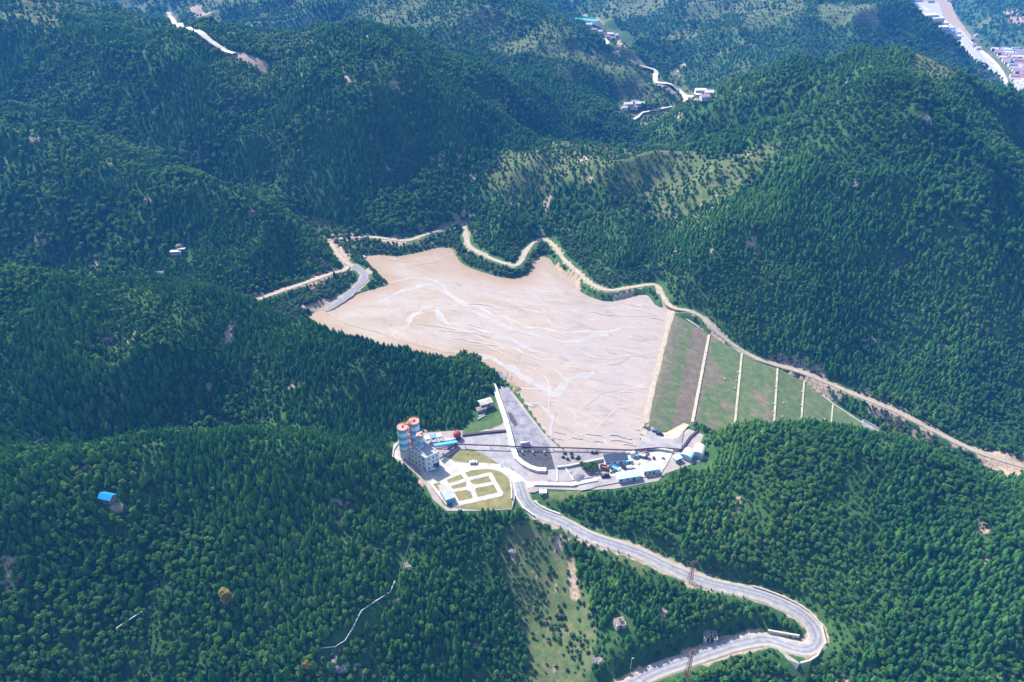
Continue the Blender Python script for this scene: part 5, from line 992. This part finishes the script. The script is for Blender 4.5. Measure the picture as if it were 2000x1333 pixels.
for (x, y, rad, hh, lab) in [(485,838,4.2,2.0,'broad grey gravel pile in the slab bay beside the tree clump'),(420,805,2.2,1.2,'small grey gravel pile behind the broad one in the slab bay'),(1150,700,1.6,.9,'small pale sand heap in the middle of the right yard'),(1560,620,2.0,1.1,'rubble heap left of the bluish cabin by the arched sheds')]:
    q = Zb(x, y, .85); b = MB(); prof = [(rad, -.2), (rad*.78, hh*.3), (rad*.45, hh*.72), (rad*.15, hh)]; b.lathe(0, 0, prof, 18, [0]*4)
    b.v = [(v[0]*(1+.16*math.sin(3*math.atan2(v[1], v[0])+x)), v[1]*(1+.12*math.cos(2*math.atan2(v[1], v[0])+y)), v[2]) for v in b.v]; o = b.build('gravel_pile', [M['gravel'] if 'grey' in lab else M['dirt']], None, True); o.location = q; tag(o, lab, 'gravel pile')
rc = random.Random(8)
for i, (x, y, lab) in enumerate([(1130,640,'blue crate stack beside the upright cream tank'),(1310,650,'rusty crate stack near the right end of the yard wall'),(1400,640,'grey crate stack near the right end of the yard wall'),(1240,700,'pale crate stack in the open middle of the right yard'),(870,790,'rusty crate stack beside the gate wall')]):
    t = thing('crate_stack', Zb(x, y, .9), rc.random(), lab, 'crates'); 
    for k, (cx, cy, cz) in enumerate([(0,0,0),(1.15,.1,0),(.5,.05,.85)]): b = MB(); b.box(cx-.5, cx+.5, cy-.45, cy+.45, cz, cz+.8, bev=.04); b.build('crate', M[['blue','rust','wall','cream','rust'][i]], t)

# ---------------------------------------------------------------- poles and pylons
def pylon(q, h, label, base=1.1):
    t = thing('lattice_pylon', q, .3, label, 'pylon'); b = MB(); br = MB(); n = int(h/1.6)
    f = lambda z: base*(1-z/h*.75)
    for sx in (-1, 1):
        for sy in (-1, 1): b.tube((sx*f(0), sy*f(0), -.5), (sx*f(h), sy*f(h), h), .11, n=4)
    for k in range(n):
        z0, z1 = h*k/n, h*(k+1)/n
        for (ax, ay, bx, by) in ((-1,-1,1,-1),(1,-1,1,1),(1,1,-1,1),(-1,1,-1,-1)): s = 1 if k%2 else 0; br.tube((ax*f(z0), ay*f(z0), z0), (bx*f(z1), by*f(z1), z1), .06, n=3); br.tube((ax*f(z1), ay*f(z1), z1), (bx*f(z1), by*f(z1), z1), .05, n=3)
    b.build('legs', M['rust'], t); br.build('bracing', M['rust'], t); b = MB()
    for z in (h-.3, h-2.0): b.box(-2.0, 2.0, -.08, .08, z, z+.16)
    b.build('cross_arm', M['rust'], t)
    for sx in (-1.8, 1.8): b = MB(); b.tube((sx,0,h-.75),(sx,0,h-.3),.12,.08,n=6); b.build('insulator', M['white'], t)
    return t
q = P(1347,1137,-12.5); pylon(q, 15.5, 'rusty lattice pylon beside the valley road, the upper one'); q = P(1338,1336,-29.5); pylon(q, 26, 'rusty lattice pylon at the bottom edge of the photo', 1.2)
q = hit(1231,1308); t = thing('lamp_pole', q, 0, 'thin white pole beside the lower road', 'pole'); b = MB(); b.tube((0,0,-.3),(0,0,9),.14,.08,n=6); b.build('pole', M['white'], t); b = MB(); b.box(-.1,.9,-.12,.12,8.9,9.05); b.build('lamp_arm', M['white'], t)
q = hit(1051,962); t = thing('lamp_pole', q, 0, 'slim pole at the corner of the small grass terrace', 'pole'); b = MB(); b.tube((0,0,-.3),(0,0,7),.11,.07,n=6); b.build('pole', M['wood'], t); b = MB(); b.box(-.6,.6,-.06,.06,6.5,6.62); b.build('cross_arm', M['wood'], t)
# guard stones along the valley road
g0 = None; k = 0; line_a = rd(3.9, nearest_i(1095,1018,-4), nearest_i(1240,1077,-8)); line_b = rd(3.9, nearest_i(1370,1133,-12), nearest_i(1470,1158,-15))
for nmx, ln in (('on the bend below the junction', line_a), ('before the hairpin', line_b)):
    for p in ln[::2]:
        if g0 is None or k == -1:
            g0 = thing('guard_stone', p, 0, 'x', 'guard stone'); b = MB(); b.box(-.3,.3,-.3,.3,-.3,.75,bev=.06); b.build('stone', M['stone'], g0); b = MB(); b.box(-.33,.33,-.33,.33,.75,.9,bev=.1); b.build('cap', M['dark'], g0); c = g0
        else: c = copy_thing(g0, p, 0)
        c['group'] = 'guard stones along the valley road '+nmx; c['label'] = 'dark capped guard stone on the lower road edge '+nmx; k += 1

# ---------------------------------------------------------------- rocks, snags, odd trees
def rock_mesh(seed, r=2.2):
    rr = random.Random(seed); bm = bmesh.new(); bmesh.ops.create_icosphere(bm, subdivisions=3, radius=r)
    for v in bm.verts: n = v.co.normalized(); k = 1+.35*(float(vnoise(n.x*2+seed*3.1, n.y*2+n.z*3, seed))-.5)+.3*(float(vnoise(n.x*5, n.y*5+n.z*4+seed, seed+9))-.5); v.co = Vector((n.x*r*k*1.2, n.y*r*k, max(-.3*r, n.z*r*k*.8)))
    me = bpy.data.meshes.new('rock_outcrop'); bm.to_mesh(me); bm.free(); me.materials.append(M['rock']); return me
RK = [rock_mesh(s) for s in range(4)]
spots = [(267,436,1.1,'grey scree rock in the shaded gully of the far left hill'),(1670,362,1.0,'purplish rock outcrop high on the right hill'),(1685,584,1.0,'pale rock outcrop halfway down the right hill'),(1684,664,.9,'upper block of the pale crag low on the right hill'),(1690,674,.9,'lower block of the pale crag low on the right hill'),(420,1112,.8,'small grey rock on the foreground spur right of the blue hut'),(240,1167,.8,'small grey rock among the trees in the lower left'),(665,1302,1.2,'bluish boulder in the clearing at the bottom edge'),(655,1290,.8,'smaller boulder beside the bluish boulder in the clearing'),(797,1108,.9,'pale rock patch beside the dark hill pipe'),(316,536,1.4,'pale rock under the white hillside shed'),(145,852,1.0,'dark grey crag at the left end of the near ridge'),(1170,1292,.9,'grey boulder heap left of the lower road'),(352,482,1.3,'dark crag above the white hillside shed'),(1000,1078,.7,'pale rock on the bare gully top'),(72,866,.9,'small pale rock in the left hollow'),(1372,722,.01,'')]
for i, (px, py, s, lab) in enumerate(spots):
    if not lab: continue
    q = hit(px, py); o = bpy.data.objects.new('rock_outcrop', RK[i%4]); COL.objects.link(o); o.location = q; o.rotation_euler = (0, 0, i*1.3); s *= 1.2; o.scale = (s*1.1, s, s*.9); tag(o, lab, 'rock')
def single_tree(k, v, q, s, lab, cat='tree', m=None, grp=None, nm='broadleaf_tree'):
    t = thing(nm, q, 1.0*v, lab, cat, grp); t.scale = (s, s, s)
    for pn, src in (('crown', CROWN), ('trunk', TRUNK)):
        if (k, v) not in src: continue
        c = bpy.data.objects.new(pn, src[k, v]); COL.objects.link(c); c.parent = t
        if m and pn == 'crown': c.material_slots[0].link = 'OBJECT'; c.material_slots[0].material = m
    return t
single_tree('leafy', 1, hit(446,1180), 1.7, 'yellowing rounded tree standing out of the lower left wood', m=M['yellow']); single_tree('leafy', 2, hit(600,1310), 1.0, 'small yellow green tree at the bottom edge left of the clearing', m=M['yellow'])
for i, (x, y) in enumerate([(560,745),(600,760),(640,745),(600,790),(650,790),(690,745),(570,780),(690,780),(530,735),(625,770)]):
    single_tree('leafy', i%4, Zb(x, y, .6), .75, 'green tree in the clump between the slab bay and the lorry', grp='tree clump in the works yard')
for i, (x, y) in enumerate([(330,640),(380,660),(430,640),(480,655),(500,640),(420,600),(350,600),(650,590),(690,590)]):
    single_tree('shrub', i%3, Zb(x, y, .6), .9, 'green bush among the rubble behind the slab bay', 'bush', grp='bushes behind the slab bay', nm='bush')
for i, (x, y) in enumerate([(660,470),(760,480),(830,540),(740,540),(430,430),(270,370),(225,340)]):
    q = Zc(x, y, .1); t = thing('dead_tree', q, i, 'bare grey dead tree on the pond margin by the channel', 'tree', 'dead trees on the pond margin'); b = trunk_mesh(4.2, .12, 9, i+3); b.build('trunk', M['wood'], t); b = MB(); rr = random.Random(i)
    for k in range(14): a = rr.random()*6.28; z = rr.uniform(1.2, 3.8); b.tube((0,0,z), (math.cos(a)*.9, math.sin(a)*.9, z+rr.uniform(.2,.7)), .06, .02, n=3, cap=False)
    b.build('branches', M['wood'], t)
mound = [Zc(*p) for p in [(800,740),(810,690),(870,650),(760,560),(780,545),(880,600),(960,630),(995,660),(960,690),(890,715)]]
o = drape('grass_mound', smooth_line([(a[0], a[1], 0) for a in mound], 2, True), lambda x, y: .15+segdist(x, y, smooth_line([(a[0], a[1], 0) for a in mound], 2, True), closed=True)[0]*.45, M['lawn'], 1.0); tag(o, kind='structure')
mound = [Zc(*p) for p in [(-30,130),(120,270),(330,430),(450,470),(560,600),(680,800),(800,960),(1000,1200),(1150,1330),(1060,1330),(900,1120),(830,980),(760,850),(800,740),(700,640),(600,480),(430,330),(200,250),(60,160)]]
o = drape('mud_shore', smooth_line([(a[0], a[1], 0) for a in mound], 3, True), lambda x, y: .12+0*x+fbm(x/6, y/6, 3, 2)*.1, M['dirt'], 3.0); tag(o, kind='structure')

# ---------------------------------------------------------------- villages and the town
M['roofs'] = [mat('plum_roof', (.40,.27,.36), .8, var=.2), mat('pink_roof', (.55,.36,.38), .8, var=.2), mat('pale_roof', (.68,.66,.68), .7, var=.1), mat('blue_roof', (.22,.33,.52), .6, var=.1), mat('brick_roof', (.48,.22,.18), .8, var=.2)]
protos = []
def village_house(q, rz, L_, W_, h, ri, lab, grp, wins=True):
    key = (L_, W_, h)
    for k, o in protos:
        if k == key: return copy_thing(o, q, rz, lab, mats={'roof': M['roofs'][ri]})
    t = thing('village_house', q, rz, lab, 'house', grp); b = MB(); b.box(-L_/2, L_/2, -W_/2, W_/2, -3, h); b.add([(-L_/2,-W_/2,h),(-L_/2,W_/2,h),(-L_/2,0,h+1.9),(L_/2,-W_/2,h),(L_/2,W_/2,h),(L_/2,0,h+1.9)], [(0,2,1),(3,4,5)]); b.build('wall', M['white'], t)
    b = MB(); l, w = L_/2+.4, W_/2+.5; b.add([(-l,-w,h-.1),(l,-w,h-.1),(l,0,h+2.2),(-l,0,h+2.2),(l,w,h-.1),(-l,w,h-.1)], [(0,1,2,3),(3,2,4,5)]); b.build('roof', M['roofs'][ri], t)
    b = MB()
    for k in range(4): x = -L_*.38+k*L_*.25; b.box(x-.6, x+.6, -W_/2-.06, -W_/2, 1, 2.4)
    b.build('windows', M['glass'], t); protos.append((key, t)); return t
rr = random.Random(4); TR = town; n_h = 0
hw = ROADS['river_road'][0]; col_names = ['plum','pinkish','pale','blue','brick red']
placed = []
for row in range(17):
    for k in range(34):
        base = P(2060, 235, -20); tip = P(1925, 98, -18); u = k/33; ax = (tip-base); L0 = np.linalg.norm(ax[:2]); dr = ax/L0; n2 = np.array([dr[1], -dr[0], 0]); q = base+ax*u+n2*((row-6)*17.0); q = q+np.array([rr.uniform(-2,2), rr.uniform(-2,2), 0])
        rdist = float(segdist(np.array([q[0]]), np.array([q[1]]), hw)[0][0]); hdist = float(segdist(np.array([q[0]]), np.array([q[1]]), ROADS['highway'][0])[0][0]); a, b_, f = screen(q[0], q[1], -20); 
        j = int(np.argmin(np.hypot(hw[:,0]-q[0], hw[:,1]-q[1]))); 
        if q[0] < hw[j,0]+8 or rdist < 14 or hdist < 24 or a > 2050 or a < 1890 or b_ < 97 or rr.random() < .08: continue
        z = float(H(q[0], q[1])); 
        if z > -8: continue
        ri = rr.choice([0,0,0,1,1,2,2,3,4]); size = rr.choice([(13,8,3.6),(13,8,6.2),(16,9,3.8)]); village_house(np.array([q[0], q[1], z]), math.atan2(n2[1], n2[0])+rr.uniform(-.05,.05), *size, ri, 'small town house with %s roof in the dense town at the far right' % col_names[ri], 'houses of the far right town'); n_h += 1
for o in COL.objects:
    if o.name.startswith('village_house') and o.get('category') == 'house':
        pass
# industrial sheds up the valley
ind = [(1812,38,34,14,7,2),(1826,44,30,14,7,2),(1842,50,26,13,6,2),(1836,60,30,12,6,2),(1855,60,22,12,7,2),(1850,68,26,12,6,3),(1866,70,20,12,8,2),(1862,78,24,12,6,2),(1900,92,14,9,5,1),(1908,98,14,9,5,2),(1896,80,12,8,4,1),(1790,4,40,14,6,2),(1815,6,30,12,6,1),(1905,72,10,7,4,2),(1850,3,12,8,4,2)]
desc = ['long white shed below the pale factory yard','white factory shed right of the longest one','white shed in the middle of the valley works','broad white shed stepping down the valley','tall white shed near the river','blue roofed shed of the valley works','boxy white building by the river bend','lowest white shed of the valley works','pinkish roadside house above the highway','white roadside house above the highway','small pink house across the river road','long shed at the top edge left of the pale yard','pink roofed shed at the top edge','lone white house on the hillside above the town','small white house across the stream at the top edge']
for (px, py, L_, W_, h, ri), lab in zip(ind, desc):
    q = hit(px, py); t = hut('factory_shed', q, .25, L_*.75, W_, h, 'gable', M['white'], M['roofs'][ri], lab, 'building', rise=2, wins=3, doors=1)
q4 = [P(*p, -11.0) for p in [(1783,2),(1834,4),(1843,33),(1810,34),(1795,20)]]; zz = -11.0
me = bpy.data.meshes.new('factory_yard'); me.from_pydata([(a[0], a[1], zz) for a in q4]+[(a[0], a[1], zz-6) for a in q4], [], [(0,1,2,3,4)[::-1]]+[(i, (i+1)%5, 5+(i+1)%5, 5+i) for i in range(5)]); me.materials.append(M['concrete']); o = bpy.data.objects.new('factory_yard', me); COL.objects.link(o); tag(o, kind='structure')
vl = [(1150,52,12,6,3.5,2,'long pale shed at the left of the upper valley hamlet'),(1172,66,9,6,4,2,'pale cottage just under the teal shelter'),(1197,80,8,6,4,1,'pink roofed cottage below the two pale farmhouses'),(1384,188,9,6,4,2,'small pale barn at the right of the village road end'),(1219,216,8,5,3.5,2,'tiny pale outhouse at the far left of the little village'),(1226,209,12,7,4,2,'pale house at the left end of the little village'),(1238,214,10,7,4,0,'plum roofed house in the middle of the little village'),(1249,208,13,7,4,2,'long pale house at the right of the little village'),(1240,205,11,6,4,0,'plum roofed house at the back of the little village'),(1367,185,14,9,6,2,'big pale house above the village road end'),(1378,196,12,8,4,0,'plum roofed house at the end of the village road'),(1352,196,12,7,4,2,'low pale house beside the village road end'),(1192,71,11,7,4,2,'pale farmhouse above the brown field'),(1203,73,8,6,3.5,2,'small pale farmhouse right of the other'),(1186,76,9,6,3.5,0,'small plum roofed farmhouse by the upper road'),(1160,62,10,6,3.5,1,'pink roofed shed near the teal shelter')]
for (px, py, L_, W_, h, ri, lab) in vl: q = hit(px, py); hut('farmhouse', q+[0,0,.5], rr.uniform(-.3,.3), L_, W_, h, 'gable', M['white'], M['roofs'][ri], lab, 'house', rise=1.8, wins=2)
M['teal'] = mat('teal_sheet', (.03,.42,.42), .5, var=.1)
a, b_ = hit(1114,38), hit(1170,55); c = (a+b_)/2; hut('teal_shelter', c+[0,0,2.5], math.atan2(b_[1]-a[1], b_[0]-a[0]), float(np.linalg.norm((b_-a)[:2]))*.95, 12, 4, 'mono', M['wall'], M['teal'], 'very long teal roofed shelter in the far valley', 'building', rise=1.5, wins=3)
# trees lining the far road and the town
k = 0
for i, (px, py) in enumerate([(1972,206),(1971,197),(1970,188),(1969,180),(1968,172),(1985,150),(1998,170),(1975,130),(1950,112),(1938,104),(1925,96),(1915,88),(1990,120),(1255,214),(1262,212),(1268,216),(1275,214),(1282,214)]):
    single_tree('leafy', i%4, hit(px, py), 1.7, ('dark round tree among the houses of the far right town' if i < 13 else 'greyish tree beside the little village'), grp='trees of the far town' if i < 13 else 'trees beside the little village')

# ---------------------------------------------------------------- the air
def haze():
    b = MB(); b.box(-2600, 3300, -60, 4350, -110, 420); o = b.build('haze', []); o.data.materials.clear(); zmax = float(HH.max()); 
    m = bpy.data.materials.new('haze'); m.use_nodes = True; t = m.node_tree; t.nodes.remove(t.nodes['Principled BSDF']); v = t.nodes.new('ShaderNodeVolumePrincipled')
    v.inputs['Color'].default_value = (.05,.30,1,1); v.inputs['Density'].default_value = HAZE; v.inputs['Anisotropy'].default_value = 0.0
    t.links.new(v.outputs[0], t.nodes['Material Output'].inputs['Volume']); o.data.materials.append(m); tag(o, kind='stuff'); o['label'] = 'pale blue haze in the air over the far hills'; o['category'] = 'haze'
    print('ground range', float(HH.min()), zmax); return o
HAZE = .00018
haze()
